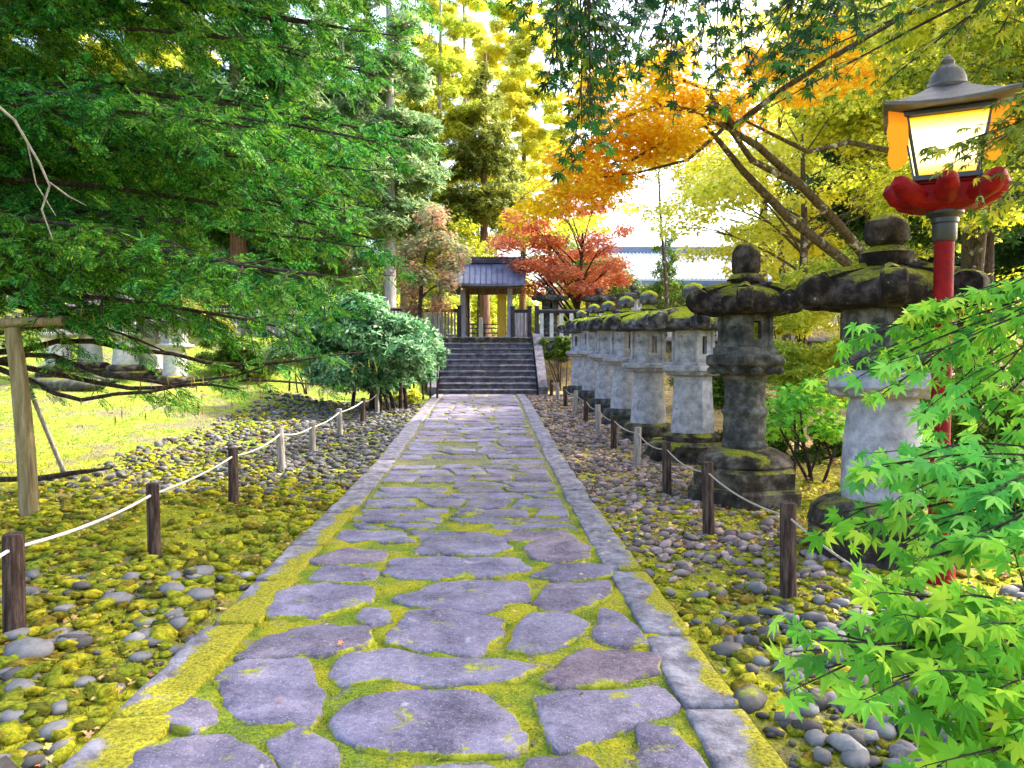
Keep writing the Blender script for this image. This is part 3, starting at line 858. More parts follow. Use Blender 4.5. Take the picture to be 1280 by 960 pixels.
# ---- gate
def gate():
    g0 = (-.03, 29.3, TOP_Z)
    t = thing('temple_gate', 'small roofed wooden gate with open ochre door at the top of the steps', 'gate', g0)
    cx, cy, z = g0
    for s in (-1, 1):
        b = MB(); b.box((cx + s * .90, cy, z + 1.0), (.20, .22, 2.0), bev=.015); b.box((cx + s * .90, cy, z + .07), (.30, .32, .14), bev=.015)
        b.build('pillar', M['gate_pillar'], t)
        q = MB(); q.box((cx + s * .72, cy + .9, z + .95), (.13, .13, 1.9), bev=.01); q.build('rear_pillar', M['gate_wood'], t)
    b = MB(); b.box((cx, cy, z + 1.86), (2.5, .16, .22), bev=.01); b.box((cx, cy + .9, z + 1.86), (2.3, .12, .16), bev=.01)
    for s in (-1, 0, 1): b.box((cx + s * .9, cy + .45, z + 2.03), (.13, 1.9, .13), bev=.01)
    b.build('lintel', M['gate_wood'], t)
    # door leaves, both open inward
    for s, m in ((1, M['door_yellow']), (-1, M['gate_wood'])):
        d = MB(); xx = cx + s * .79
        if s > 0:
            d.box((cx + .60, cy + .22, z + .90), (.36, .05, 1.72), rz=R(14), bev=.005)
            for zz in (.25, .95, 1.6): d.box((cx + .60, cy + .185, z + zz), (.34, .03, .07), rz=R(14))
        else:
            d.box((xx, cy + .5, z + .90), (.05, .78, 1.72), rz=R(-4), bev=.005)
            for zz in (.25, .95, 1.6): d.box((xx + .035, cy + .5, z + zz), (.03, .76, .07), rz=R(-4))
        d.build('door', m, t)
    th = MB(); th.box((cx, cy, z + .05), (1.6, .18, .10), bev=.01); th.build('threshold', M['gate_pillar'], t)
    # roof: two curved slopes, standing seams
    def rz_(v): return .92 * (1 - v) ** 1.18 if v <= 1 else 0
    wd, dp, ze = 1.47, 1.25, z + 2.06
    rf = MB(); nv = 8; nu = 14
    for s in (-1, 1):
        vs_, fs = [], []
        for lay in (0, 1):
            for i in range(nu + 1):
                for j in range(nv + 1):
                    u = -1 + 2 * i / nu; v = j / nv
                    zz = ze + rz_(v) + .05 * abs(u) ** 3 + (0 if lay else -.09)
                    vs_.append((cx + u * wd, cy + .45 + s * v * dp, zz))
        m = (nu + 1) * (nv + 1)
        for i in range(nu):
            for j in range(nv):
                a = i * (nv + 1) + j; fs.append((a, a + 1, a + nv + 2, a + nv + 1)); fs.append((m + a + nv + 1, m + a + nv + 2, m + a + 1, m + a))
        for i in range(nu): a = i * (nv + 1) + nv; fs.append((a, m + a, m + a + nv + 1, a + nv + 1))
        for j in range(nv):
            a = j; fs.append((a, m + a, m + a + 1, a + 1)); a = nu * (nv + 1) + j; fs.append((a + 1, m + a + 1, m + a, a))
        rf.add(vs_, fs)
        for i in range(nu + 1):
            u = -1 + 2 * i / nu
            pts = [(cx + u * wd * .995, cy + .45 + s * (j / nv) * dp * 1.005, ze + rz_(j / nv) + .05 * abs(u) ** 3 + .015) for j in range(nv + 1)]
            rf.tube(pts, .022, 4)
    roof = rf.build('roof', M['roof'], t, True)
    rg = MB(); rg.box((cx, cy + .45, ze + .97), (2.86, .26, .16), bev=.02); rg.tube([(cx - 1.45, cy + .45, ze + 1.09), (cx + 1.45, cy + .45, ze + 1.09)], .075, 8)
    for s in (-1, 1): rg.box((cx + s * 1.46, cy + .45, ze + 1.04), (.09, .34, .42), bev=.02)
    rg.build('ridge', M['roof_dark'], roof, world_coords=False)
    ev = MB()
    for s in (-1, 1):
        ev.box((cx, cy + .45 + s * 1.10, ze - .10), (2.84, .08, .12))
        for k in range(19): ev.box((cx - 1.35 + 2.7 * k / 18, cy + .45 + s * .72, ze + .06), (.06, .85, .07), rx=-s * R(28))
    ev.build('eaves', M['gate_wood'], t)
gate()
# low barrier and a white marker post behind the doorway
tb = thing('barrier', 'low dark rail barrier seen through the open gate', 'barrier', (-.1, 31.2, TOP_Z))
for x in (-.85, -.1, .65):
    b = MB(); b.box((x, 31.2, TOP_Z + .35), (.06, .06, .7)); b.build('post', M['fence_dark'], tb)
for zz in (.3, .5, .66): b = MB(); b.tube([(-.95, 31.2, TOP_Z + zz), (.75, 31.2, TOP_Z + zz)], .025, 6); b.build('rail', M['fence_dark'], tb)
wp = MB(); wp.box((-.26, 30.6, TOP_Z + .45), (.17, .12, .9), bev=.02, taper=.85); wp.box((-.26, 30.6, TOP_Z + .05), (.34, .3, .1), bev=.02)
tag(wp.build('marker_post', M['wall_white'], None), 'small white marker post standing in the gateway', 'post')

# ---- stone lanterns
def fluted(n=48, r=.3, lobes=12, d=.02):
    return [(r + d * abs(math.cos(lobes / 2 * 2 * math.pi * i / n)), 2 * math.pi * i / n) for i in range(n)]

def lantern(x, y, label, kind, H=2.75, capR=.66, mats=None, rot=.3, group=None, zoff=0.0, lod=False):
    """tiered garden lantern. parts: base, shaft, platform, firebox (> window), cap (> scrolls), finial"""
    z = gz(x, y) - .03 + zoff
    t = thing('stone_lantern', label, 'stone lantern', (x, y, z), group)
    mb, msh, mfb, mcap = mats
    k = H / 2.75
    def Z(a): return a * k
    c = (0, 0, 0)
    W = lambda mbld, nm, m, par=t, s=True: mbld.build(nm, m, par, s, world_coords=False)
    b = MB()
    if kind == 'ringed':
        b.lathe([(.66, -.1), (.68, .16), (.64, .19)], 6, rot=rot, jit=.015)
        b.lathe([(.60, .19), (.61, .36), (.57, .39)], 6, rot=rot, jit=.012)
        b.lathe([(.50, .39), (.52, .42), (.48, .50), (.36, .56), (.30, .58)], 32, jit=.01)
    elif kind == 'barrel':
        b.lathe([(.62, -.1), (.64, .22), (.60, .25)], 6, rot=rot, jit=.015)
        b.lathe([(.54, .25), (.56, .29), (.53, .40), (.44, .46), (.36, .48)], 36, jit=.01)
    elif kind == 'facet':
        b.lathe([(.66, -.1), (.70, .10), (.66, .28), (.58, .33)], 22, jit=.05)
        b.lathe([(.44, .33), (.46, .40), (.36, .45)], 28, jit=.01)
    else:
        b.lathe([(.50, -.1), (.54, .08), (.50, .14)], 20, jit=.035)
        b.lathe([(.44, .14), (.47, .20), (.47, .27), (.43, .33), (.36, .36)], 28, jit=.012)
    W(b, 'base', mb)
    s = MB()
    z0, z1 = {'ringed': (.58, 1.36), 'barrel': (.48, 1.28), 'facet': (.45, 1.30)}.get(kind, (.36, 1.26))
    if kind == 'ringed':
        prof = [(.235, z0), (.25, z0 + .03), (.235, z0 + .07)]
        for i in range(5): prof.append((.222 + .01 * math.sin(math.pi * i / 4), z0 + .09 + .22 * i / 4))
        zm = (z0 + z1) / 2; prof += [(.232, zm - .04), (.25, zm - .015), (.25, zm + .015), (.232, zm + .04)]
        for i in range(5): prof.append((.215 + .008 * math.sin(math.pi * i / 4), zm + .06 + .24 * i / 4))
        prof += [(.23, z1 - .05), (.245, z1 - .02), (.235, z1)]
        s.lathe(prof, 36)
    elif kind == 'barrel':
        s.lathe([(.305, z0), (.31, z0 + .05), (.308, z0 + .25), (.292, z0 + .5), (.268, z0 + .7), (.25, z1)], 36)
    elif kind == 'facet':
        s.lathe([(.335, z0), (.325, z0 + .2), (.295, z1 - .1), (.29, z1)], 8, rot=R(12))
    else:
        s.lathe([(.315, z0), (.31, z0 + .1), (.285, z0 + .45), (.262, z1 - .1), (.258, z1)], 28)
    W(s, 'shaft', msh)
    p = MB()
    if kind in ('ringed',):
        p.lathe([(.26, z1), (.33, z1 + .03), (.38, z1 + .09), (.41, z1 + .11)], 36)
        n = 6
        p.lathe([(.46, z1 + .11), (.47, z1 + .13), (.47, z1 + .20), (.43, z1 + .22)], n, rot=rot, jit=.004)
        p.lathe([(.39, z1 + .22), (.39, z1 + .29), (.36, z1 + .30)], n, rot=rot, jit=.004)
        zt = z1 + .30
    else:
        p.lathe([(.28, z1), (.33, z1 + .015), (.43, z1 + .07), (.455, z1 + .09)], 32, jit=.008)
        p.lathe([(.47, z1 + .09), (.475, z1 + .15), (.44, z1 + .17)], 6 if kind != 'plain' else 28, rot=rot, jit=.008)
        p.lathe([(.37, z1 + .17), (.375, z1 + .21), (.34, z1 + .22)], 6, rot=rot, jit=.004)
        zt = z1 + .22
    # petals under the platform
    for i in range(12):
        a = 2 * math.pi * i / 12
        p.lathe([(.01, -.02), (.06, .0), (.075, .03), (.05, .06), (.01, .065)], 8, c=(.35 * math.cos(a), .35 * math.sin(a), z1 + .025), cap=False)
    W(p, 'platform', msh)
    # firebox: hexagonal with real openings in alternate faces
    zf = 2.0 if kind != 'barrel' else 1.98
    fb = MB(); rr = .30 if kind != 'barrel' else .34; n = 6; hgt = zf - zt
    for i in range(n):
        a0, a1 = rot + 2 * math.pi * i / n, rot + 2 * math.pi * (i + 1) / n
        A = Vector((rr * math.cos(a0), rr * math.sin(a0), 0)); B = Vector((rr * math.cos(a1), rr * math.sin(a1), 0))
        mid = (A + B) / 2; L_ = (B - A).length; ang = math.atan2((B - A).y, (B - A).x)
        inn = mid * ((mid.length - .035) / mid.length)
        if i % 2 == 0:
            for sx in (-1, 1):
                q = inn + (B - A).normalized() * sx * (L_ / 2 - .055); fb.box((q.x, q.y, zt + hgt / 2), (.10, .07, hgt), rz=ang)
            fb.box((inn.x, inn.y, zt + hgt * .12), (L_ - .21, .066, hgt * .24), rz=ang)
            fb.box((inn.x, inn.y, zt + hgt * .90), (L_ - .21, .066, hgt * .20), rz=ang)
        else:
            fb.box((inn.x, inn.y, zt + hgt / 2), (L_ - .01, .07, hgt), rz=ang)
            o2 = mid * ((mid.length + .006) / mid.length)
            fb.lathe([(.05, -.008), (.05, .008)], 12, c=(o2.x, o2.y, zt + hgt * .62))
    for i in range(n):
        a0 = rot + 2 * math.pi * i / n; fb.tube([(rr * math.cos(a0), rr * math.sin(a0), zt), (rr * math.cos(a0), rr * math.sin(a0), zf)], .032, 6)
    W(fb, 'firebox', mfb, s=False)
    # cap: dished hexagonal roof
    C = MB(); n = 48; cr = capR
    prof = [(.30, zf - .01), (cr * .78, zf - .005), (cr * .95, zf + .02), (cr * 1.0, zf + .08), (cr * .97, zf + .16), (cr * .84, zf + .225), (cr * .62, zf + .275), (cr * .38, zf + .32), (.14, zf + .36)]
    vs_ = []
    for j, (r, zz) in enumerate(prof):
        for i in range(n):
            a = 2 * math.pi * i / n; ph = ((a - rot) % (math.pi / 3)) - math.pi / 6
            hexf = (math.cos(math.pi / 6) / math.cos(ph)) ** 1.15
            bulge = 1 + .05 * float(vnoise(a * 2.2 + x, zz * 5 + y, 4)) - .025
            rib = max(0, 1 - abs(abs(ph) - math.pi / 6) / .16)
            up = .045 * rib * (1 if 3 <= j <= 7 else 0)
            rr_ = r * hexf * bulge
            vs_.append((rr_ * math.cos(a), rr_ * math.sin(a), zz + up + .02 * (float(vnoise(a * 5 + x, j * .9 + y, 9)) - .5)))
    fs = []
    for l in range(len(prof) - 1):
        for i in range(n): j = (i + 1) % n; fs.append((l * n + i, l * n + j, (l + 1) * n + j, (l + 1) * n + i))
    fs.append(tuple(range(n - 1, -1, -1))); q = (len(prof) - 1) * n; fs.append(tuple(range(q, q + n)))
    C.add(vs_, fs)
    cap = W(C, 'cap', mcap)
    # curled scrolls on the six corners
    for i in range(6):
        a = rot + math.pi * i / 3; ca, sa = math.cos(a), math.sin(a)
        S = MB()
        R0 = .135 * (cr / .62); cx_, cz = cr * 1.05, zf + .14
        S.tube([(cr * .35 * ca, cr * .35 * sa, zf + .31), (cr * .66 * ca, cr * .66 * sa, zf + .27), (cr * .9 * ca, cr * .9 * sa, zf + .22)], [.04, .06, .075], 8)
        # roll: short drum with its axis along the tangent
        w = .10 * (cr / .66)
        tx, ty = -sa, ca
        ring = []
        for wv_, rf_ in ((-w, .30), (-w * 1.02, .55), (-w, .85), (-w * .8, 1.0), (w * .8, 1.0), (w, .85), (w * 1.02, .55), (w, .30)):
            for m in range(16):
                th = 2 * math.pi * m / 16; rr2 = R0 * rf_ * (1 + random.uniform(-.03, .03))
                ring.append((cx_ * ca + tx * wv_ + ca * rr2 * math.cos(th), cx_ * sa + ty * wv_ + sa * rr2 * math.cos(th), cz + rr2 * math.sin(th)))
        f2 = []
        for l in range(7):
            for m in range(16): m2 = (m + 1) % 16; f2.append((l * 16 + m, l * 16 + m2, (l + 1) * 16 + m2, (l + 1) * 16 + m))
        f2.append(tuple(range(15, -1, -1))); f2.append(tuple(range(112, 128)))
        S.add(ring, f2)
        S.build('scroll', mcap, cap, True, world_coords=False)
    # finial
    fn = MB(); zz = zf + .34
    if kind == 'ringed':
        fn.lathe([(.19, 0), (.20, .04), (.16, .09), (.13, .10)], 20, c=(0, 0, zz), jit=.02)
        fn.lathe([(.125, .09), (.15, .13), (.155, .22), (.148, .33), (.11, .40), (.03, .44)], 20, c=(0, 0, zz), jit=.015)
    elif kind == 'barrel':
        fn.lathe([(.18, 0), (.20, .05), (.20, .10), (.14, .14), (.10, .16)], 20, c=(0, 0, zz), jit=.02)
        fn.lathe([(.10, .15), (.155, .19), (.172, .27), (.15, .35), (.08, .40), (.02, .415)], 20, c=(0, 0, zz), jit=.015)
    else:
        fn.lathe([(.13, 0), (.15, .05), (.10, .10), (.085, .13)], 18, c=(0, 0, zz), jit=.03)
        fn.lathe([(.08, .12), (.15, .15), (.175, .22), (.16, .30), (.10, .36), (.02, .385)], 18, c=(0, 0, zz), jit=.03)
    W(fn, 'finial', M['stone_cap'] if kind in ('ringed', 'barrel') else mcap)
    if k != 1: t.scale = (1, 1, k)
    return t
mA = (M['base_stone'], M['stone'], M['stone_dark'], M['stone_cap'])
mB = (M['base_stone'], M['stone_dark'], M['stone_dark'], M['stone_cap'])
mC = (M['base_stone'], M['stone'], M['stone'], M['stone_cap_green'])
mD = (M['stone_dark'], M['stone'], M['stone'], M['stone_cap_green'])
lantern(3.17, 5.97, 'largest and nearest stone lantern, its pale barrel shaft behind the maple leaves', 'barrel', 2.76, .575, mA, .12)
lantern(2.86, 8.35, 'dark stone lantern with ringed round shaft and tall bullet finial', 'ringed', 2.84, .54, mB, .18)
lantern(3.08, 11.3, 'stone lantern with pale eight-sided shaft on a mossy mound', 'facet', 2.70, .62, mC, .45)
lantern(2.86, 13.4, 'round-shafted stone lantern, nearest of the pale row running back to the wall', 'plain', 2.72, .64, mC, .2)
for i, (yy, lb) in enumerate([(15.5, 'pale stone lantern second in the receding row beyond the eight-sided one'),
                              (17.9, 'pale stone lantern in the middle of the receding row right of the path'),
                              (20.4, 'small-looking pale stone lantern, last but one before the boulder wall'),
                              (23.2, 'farthest pale stone lantern of the path row, close to the boulder wall')]):
    lantern(2.84 + random.uniform(-.04, .04), yy, lb, 'plain', 2.70 + random.uniform(-.05, .05), .62, mD, .2 + i * .37)
for i, (px, D, lb) in enumerate([(74, 19.6, 'leftmost pale stone lantern shaft beyond the lawn'), (113, 20.2, 'pale stone lantern beyond the lawn, second from the left'),
                                 (157, 20.0, 'middle pale stone lantern of the row beyond the lawn'), (188, 20.6, 'pale stone lantern beyond the lawn, second from the right'),
                                 (219, 20.2, 'rightmost pale stone lantern of the row beyond the lawn')]):
    q = at(px, 470, D); lantern(q.x, D, lb, 'plain', 2.1, .6, (M['base_stone'], M['stone_pale'], M['stone_pale'], M['stone_dark']), i * .4)
mE = (M['stone_dark'], M['stone_dark'], M['stone_dark'], M['stone_dark'])
lantern(2.45, 29.6, 'dark stone lantern behind the stone fence, nearer the gate', 'plain', 2.05, .58, mE, .1)
lantern(4.35, 29.6, 'dark stone lantern behind the stone fence under the red maple', 'plain', 2.10, .56, mE, .5)
lantern(5.75, 29.8, 'stone lantern with pale firebox behind the fence, right of the red maple', 'plain', 2.2, .60, (M['stone_dark'], M['stone'], M['stone_pale'], M['stone_dark']), .8)

# ---- red street lamp
def lamp():
    x, y = 3.18, 5.22
    z = gz(x, y)
    t = thing('street_lamp', 'red lacquered post lamp with glowing amber paper lantern and dark roof', 'street lamp', (x, y, z))
    def W(b, nm, m, s=False, par=t): return b.build(nm, m, par, s, world_coords=False)
    b = MB(); b.lathe([(.066, -.1), (.066, .62), (.063, .64), (.063, 2.42)], 20); b.lathe([(.11, -.1), (.11, .10), (.09, .14), (.066, .15)], 20)
    W(b, 'post', M['red_paint'], True)
    b = MB(); b.lathe([(.070, 2.38), (.078, 2.40), (.078, 2.50), (.088, 2.51), (.088, 2.54), (.12, 2.57), (.12, 2.60)], 20)
    W(b, 'collar', M['black_paint'], True)
    # square lantern turned so that one face looks at the path
    A = R(-28.5); ex, ey = Vector((math.cos(A), math.sin(A), 0)), Vector((-math.sin(A), math.cos(A), 0))
    def Q(u, v, zz): p = ex * u + ey * v; return Vector((p.x, p.y, zz))
    def sq(b, prof, sub=1):
        vs_, fs = [], []
        for h, zz in prof:
            for u, v in ((-1, -1), (1, -1), (1, 1), (-1, 1)): vs_.append(Q(u * h, v * h, zz))
        for l in range(len(prof) - 1):
            for i in range(4): k = (i + 1) % 4; fs.append((l * 4 + i, l * 4 + k, l * 4 + 4 + k, l * 4 + 4 + i))
        fs.append((3, 2, 1, 0)); m = (len(prof) - 1) * 4; fs.append((m, m + 1, m + 2, m + 3)); b.add(vs_, fs)
    b = MB(); sq(b, [(.10, 2.585), (.16, 2.60), (.20, 2.62), (.215, 2.74), (.20, 2.745)]); sq(b, [(.15, 2.745), (.17, 2.76), (.17, 2.79)])
    W(b, 'tray', M['red_paint'])
    for k in range(8):
        a = A + math.pi / 4 * k; ca, sa = math.cos(a), math.sin(a); q = MB(); f = 1.18 if k % 2 else 1.0
        q.tube([(.10 * ca, .10 * sa, 2.665), (.22 * f * ca, .22 * f * sa, 2.68), (.30 * f * ca, .30 * f * sa, 2.715), (.345 * f * ca, .345 * f * sa, 2.77), (.35 * f * ca, .35 * f * sa, 2.80)], [.06, .072, .074, .058, .025], 10)
        W(q, 'bracket', M['red_paint'], True)
    zb, zt, rb, rt = 2.80, 3.20, .175, .245
    b = MB(); sq(b, [(rb + .03, zb - .02), (rb + .03, zb + .012)]); W(b, 'base_plate', M['black_paint'])
    cs = ((-1, -1), (1, -1), (1, 1), (-1, 1))
    for i in range(4):
        (u0, v0), (u1, v1) = cs[i], cs[(i + 1) % 4]; g = .985
        P4 = [Q(u0 * rb * g, v0 * rb * g, zb), Q(u1 * rb * g, v1 * rb * g, zb), Q(u1 * rt * g, v1 * rt * g, zt), Q(u0 * rt * g, v0 * rt * g, zt)]
        P5 = [Vector((p.x * .95, p.y * .95, p.z)) for p in P4]
        q = MB(); q.add(P4 + P5, [(0, 1, 2, 3), (7, 6, 5, 4), (0, 4, 5, 1), (1, 5, 6, 2), (2, 6, 7, 3), (3, 7, 4, 0)])
        W(q, 'paper_panel', M['lamp_panel'])
    b = MB()
    for u, v in cs: b.tube([Q(u * rb, v * rb, zb), Q(u * rt, v * rt, zt)], .012, 6)
    sq(b, [(rt + .004, zt - .005), (rt + .03, zt + .005), (rt + .03, zt + .03)])
    W(b, 'frame', M['black_paint'])
    # scalloped amber wings standing out from the four corners under the eave
    for u, v in cs:
        d = Vector((ex.x * u + ey.x * v, ex.y * u + ey.y * v, 0)) .normalized(); n_ = Vector((-d.y, d.x, 0)) * .006; q = MB()
        pts = [(.335, 3.02), (.40, 2.98), (.455, 2.98), (.50, 3.02), (.515, 3.09), (.50, 3.15), (.505, 3.225), (.35, 3.225)]
        vs_ = [d * r + Vector((0, 0, zz)) + n_ for r, zz in pts] + [d * r + Vector((0, 0, zz)) - n_ for r, zz in pts]
        m = len(pts); q.add(vs_, [tuple(range(m)), tuple(range(2 * m - 1, m - 1, -1))] + [(k, m + k, m + (k + 1) % m, (k + 1) % m) for k in range(m)])
        W(q, 'amber_wing', M['lamp_wing'])
    b = MB(); vs_, fs = [], []
    prof = [(.39, 3.232, .035), (.395, 3.252, .035), (.30, 3.30, .012), (.20, 3.36, 0), (.10, 3.43, 0)]
    ring = [(-1, -1, 1), (-.5, -1, .25), (0, -1, 0), (.5, -1, .25), (1, -1, 1), (1, -.5, .25), (1, 0, 0), (1, .5, .25), (1, 1, 1), (.5, 1, .25), (0, 1, 0), (-.5, 1, .25), (-1, 1, 1), (-1, .5, .25), (-1, 0, 0), (-1, -.5, .25)]
    for h, zz, up in prof:
        for u, v, w in ring: vs_.append(Q(u * h, v * h, zz + up * w))
    n = 16
    for l in range(len(prof) - 1):
        for i in range(n): k = (i + 1) % n; fs.append((l * n + i, l * n + k, (l + 1) * n + k, (l + 1) * n + i))
    fs.append(tuple(range(n - 1, -1, -1))); k = (len(prof) - 1) * n; fs.append(tuple(range(k, k + n)))
    b.add(vs_, fs)
    rf = W(b, 'roof', M['lamp_roof'])
    b = MB(); b.lathe([(.125, 3.42), (.135, 3.44), (.12, 3.46), (.115, 3.50), (.095, 3.545), (.06, 3.58), (.04, 3.59), (.045, 3.615), (.03, 3.64), (.008, 3.66)], 18)
    b.build('finial', M['lamp_roof'], rf, True, world_coords=False)
    # the bulb's own light
    ld = bpy.data.lights.new('lamp_bulb', 'POINT'); ld.energy = 9; ld.color = (1, .68, .3); ld.shadow_soft_size = .12
    lo = bpy.data.objects.new('lamp_bulb', ld); COL.objects.link(lo); lo.parent = t; lo.location = (0, 0, 2.35 - .0)
    lo.location = (-.0, -.0, 2.95)
lamp()

# ---- rope fences: posts and ropes
def rope_post(x, y, h, r, mat, label, group, seed):
    random.seed(seed)
    z = gz(x, y)
    b = MB(); lx, ly = random.uniform(-.03, .03), random.uniform(-.02, .02)
    pts = [(0, 0, -.2), (lx * .2, ly * .2, .05), (lx * .6, ly * .6, h * .5), (lx, ly, h - .012), (lx, ly, h)]
    b.tube(pts, [r * 1.03, r * 1.03, r, r * .98, r * .88], 14, jit=.035)
    o = b.build('rope_post', mat, None, True); o.location = (x, y, z)
    tag(o, label, 'post', group)
    return Vector((x + lx * .8, y + ly * .8, z + h * .86))

def rope(name, pts, r, mat, label, sag):
    b = MB(); P = []
    for i in range(len(pts) - 1):
        a, c = pts[i], pts[i + 1]; n = 14
        for k in range(n):
            u = k / n; p = a.lerp(c, u); p.z -= sag[i % len(sag)] * 4 * u * (1 - u); P.append(p)
    P.append(pts[-1]); b.tube(P, r, 7, jit=.08)
    tag(b.build(name, mat, None, True), label, 'rope')

LW = ['thick reddish brown post nearest the camera on the left rope line', 'dark brown left rope post, second from the camera',
      'dark left rope post, third from the camera, in bright moss', 'grey-brown left rope post, fourth, where moss meets grey gravel',
      'fifth left rope post, grey, standing in gravel', 'sixth left rope post, pale, in grey gravel', 'dark left rope post, seventh, by the green bush',
      'pale tan left rope post, eighth, in front of the bush stems', 'whitish left rope post, ninth, last but one by the bush', 'farthest left rope post, thin, right under the bush']
lpts = [at(-110, 760, 3.0)]
lpts[0] = Vector((-2.66, 2.6, gz(-2.66, 2.6) + .5))
for i, (x, y, h) in enumerate([(-2.69, 4.36, .58), (-2.65, 6.1, .60), (-2.67, 8.04, .60), (-2.74, 10.2, .57), (-2.70, 11.8, .50), (-2.66, 13.8, .50), (-2.62, 16.0, .52), (-2.58, 17.9, .52), (-2.55, 19.4, .5), (-2.5, 21.0, .5)]):
    m = M['wood_post'] if i in (0, 1, 2, 6) else M['wood_pale']
    lpts.append(rope_post(x, y, h, .050 + .006 * (i == 0), m, LW[i], 'posts of the left rope line', 40 + i))
rope('rope', lpts, .011, M['rope'], 'white rope strung along the posts left of the path', [.05, .04, .03, .05])
RW = ['leaning post half hidden by the maple leaves at lower right', 'dark leaning post nearest in the clear on the right, below the big lantern', 'dark post beside the ringed lantern base',
      'brown post in front of the eight-sided lantern mound', 'brown right rope post, in front of the first pale round lantern', 'right rope post level with the second pale lantern',
      'right rope post, sixth in the clear going back', 'right rope post, seventh in the clear going back', 'thin right rope post near the far lanterns', 'small right rope post two short of the steps', 'small right rope post one short of the steps', 'farthest right rope post, beside the steps']
rpts = []
for i, (x, y, h) in enumerate([(1.97, 2.95, .60), (1.95, 4.81, .64), (1.96, 6.6, .66), (2.05, 8.55, .62), (2.08, 10.5, .56), (2.08, 12.4, .54), (2.09, 14.2, .54), (2.08, 16.0, .54), (2.05, 17.7, .52), (2.0, 19.3, .5), (1.95, 20.9, .5), (1.9, 22.4, .5)]):
    rpts.append(rope_post(x, y, h, .052, M['wood_post'] if i < 3 or i % 2 else M['wood_pale'], RW[i], 'posts of the right rope line', 70 + i))
rope('rope', rpts, .0075, M['rope_tan'], 'thin tan rope sagging between the posts right of the path', [.07, .05, .06])
random.seed(21)

# support pole and prop on the left
b = MB(); a0 = at(38, 648, 7.6); a0.z = gz(a0.x, a0.y) - .2; a1 = at(24, 470, 7.6); a2 = at(15, 410, 7.6)
b.tube([a0, a0.lerp(a1, .5) + Vector((.015, 0, 0)), a1, a2], [.088, .084, .078, .070], 14, jit=.03)
sp_ = thing('support_pole', 'thick yellowish wooden pole propping the conifer boughs at the left edge', 'pole', (a0.x, a0.y, a0.z + .2))
b.build('pole', M['wood_trunk'], sp_, True)
b = MB(); b.tube([a2 + Vector((-.5, 0, .03)), a2 + Vector((.5, 0, .07))], .05, 10, jit=.04); b.build('crossbar', M['wood_trunk'], sp_, True)
b = MB(); p0 = at(82, 538, 10.2); p0.z = gz(p0.x, p0.y) - .05; p1 = at(30, 470, 9.6)
b.tube([p0, p1], [.03, .026], 10); b.box((p0.x, p0.y, p0.z + .05), (.10, .10, .12), jit=.01)
tag(b.build('prop_stick', M['wood_pale'], None, True), 'thin slanting prop stick with its foot on the lawn, behind the support pole', 'pole')

# ---- hall far right behind
def hall():
    c = Vector((13.8, 56, 2.3))
    t = thing('temple_hall', 'long far hall with blown-out pale roof and blue eave', 'building', c)
    b = MB(); b.box((c.x, c.y, c.z + 2.0), (9.6, 6, 4.0)); b.build('wall', M['hall_wood'], t)
    r = MB(); e = 6.9; rd = 9.3; w = 5.6
    for s in (-1, 1):
        r.add([(c.x - w, c.y + s * 4.6, e), (c.x + w, c.y + s * 4.6, e), (c.x + w * .93, c.y, rd), (c.x - w * .93, c.y, rd),
               (c.x - w, c.y + s * 4.6, e - .2), (c.x + w, c.y + s * 4.6, e - .2), (c.x + w * .93, c.y, rd - .25), (c.x - w * .93, c.y, rd - .25)],
              [(0, 1, 2, 3) if s < 0 else (3, 2, 1, 0), (7, 6, 5, 4) if s < 0 else (4, 5, 6, 7), (0, 4, 5, 1), (1, 5, 6, 2), (3, 7, 4, 0)])
        for k in range(40):
            x = -w + 2 * w * k / 39
            r.tube([(c.x + x, c.y + s * 4.62, e + .03), (c.x + x * .93, c.y + s * .1, rd + .0)], .05, 4)
    rf = r.build('roof', M['hall_roof'], t)
    q = MB(); q.box((c.x, c.y, rd + .15), (2 * w * .95, .5, .5), bev=.05); q.build('ridge', M['hall_eave'], rf, world_coords=False)
    q = MB(); q.box((c.x, c.y - 4.5, e - .32), (2 * w, .3, .36)); q.box((c.x, c.y + 4.5, e - .32), (2 * w, .3, .36)); q.build('eave', M['hall_eave'], t)
    for k in range(7):
        q = MB(); q.tube([(c.x - 5 + 10 * k / 6, c.y - 3.6, 2.3), (c.x - 5 + 10 * k / 6, c.y - 3.6, 6.5)], .16, 8); q.build('column', M['hall_wood'], t)
hall()

# ================================================================== VEGETATION
G_ = lambda *s: list(s)
LM = {}
LM['conifer'] = mat_leaf('fir_needles', G_((0, (.006, .035, .010)), (.3, (.014, .11, .018)), (.6, (.035, .22, .02)), (.85, (.13, .34, .02)), (1, (.03, .32, .12))), .42,
                         patch=G_((0, (.015, .08, .015)), (.5, (.06, .23, .02)), (1, (.26, .38, .03))), patch_scale=.9)
LM['fir_dark'] = mat_leaf('dark_fir_needles', G_((0, (.015, .05, .02)), (.5, (.04, .11, .03)), (1, (.10, .20, .05))), .35)
LM['olive'] = mat_leaf('olive_needles', G_((0, (.06, .09, .02)), (.5, (.20, .24, .04)), (1, (.46, .46, .08))), .5)
LM['cedar_blue'] = mat_leaf('pale_green_needles', G_((0, (.08, .17, .07)), (.5, (.20, .34, .14)), (.85, (.38, .48, .22)), (1, (.50, .46, .18))), .5)
LM['yellowgreen'] = mat_leaf('yellow_green_leaves', G_((0, (.22, .28, .02)), (.4, (.54, .56, .03)), (.75, (.78, .72, .04)), (1, (.86, .82, .22))), .6,
                             patch=G_((0, (.13, .22, .025)), (.6, (.34, .44, .04)), (1, (.60, .64, .08))), patch_scale=.35)
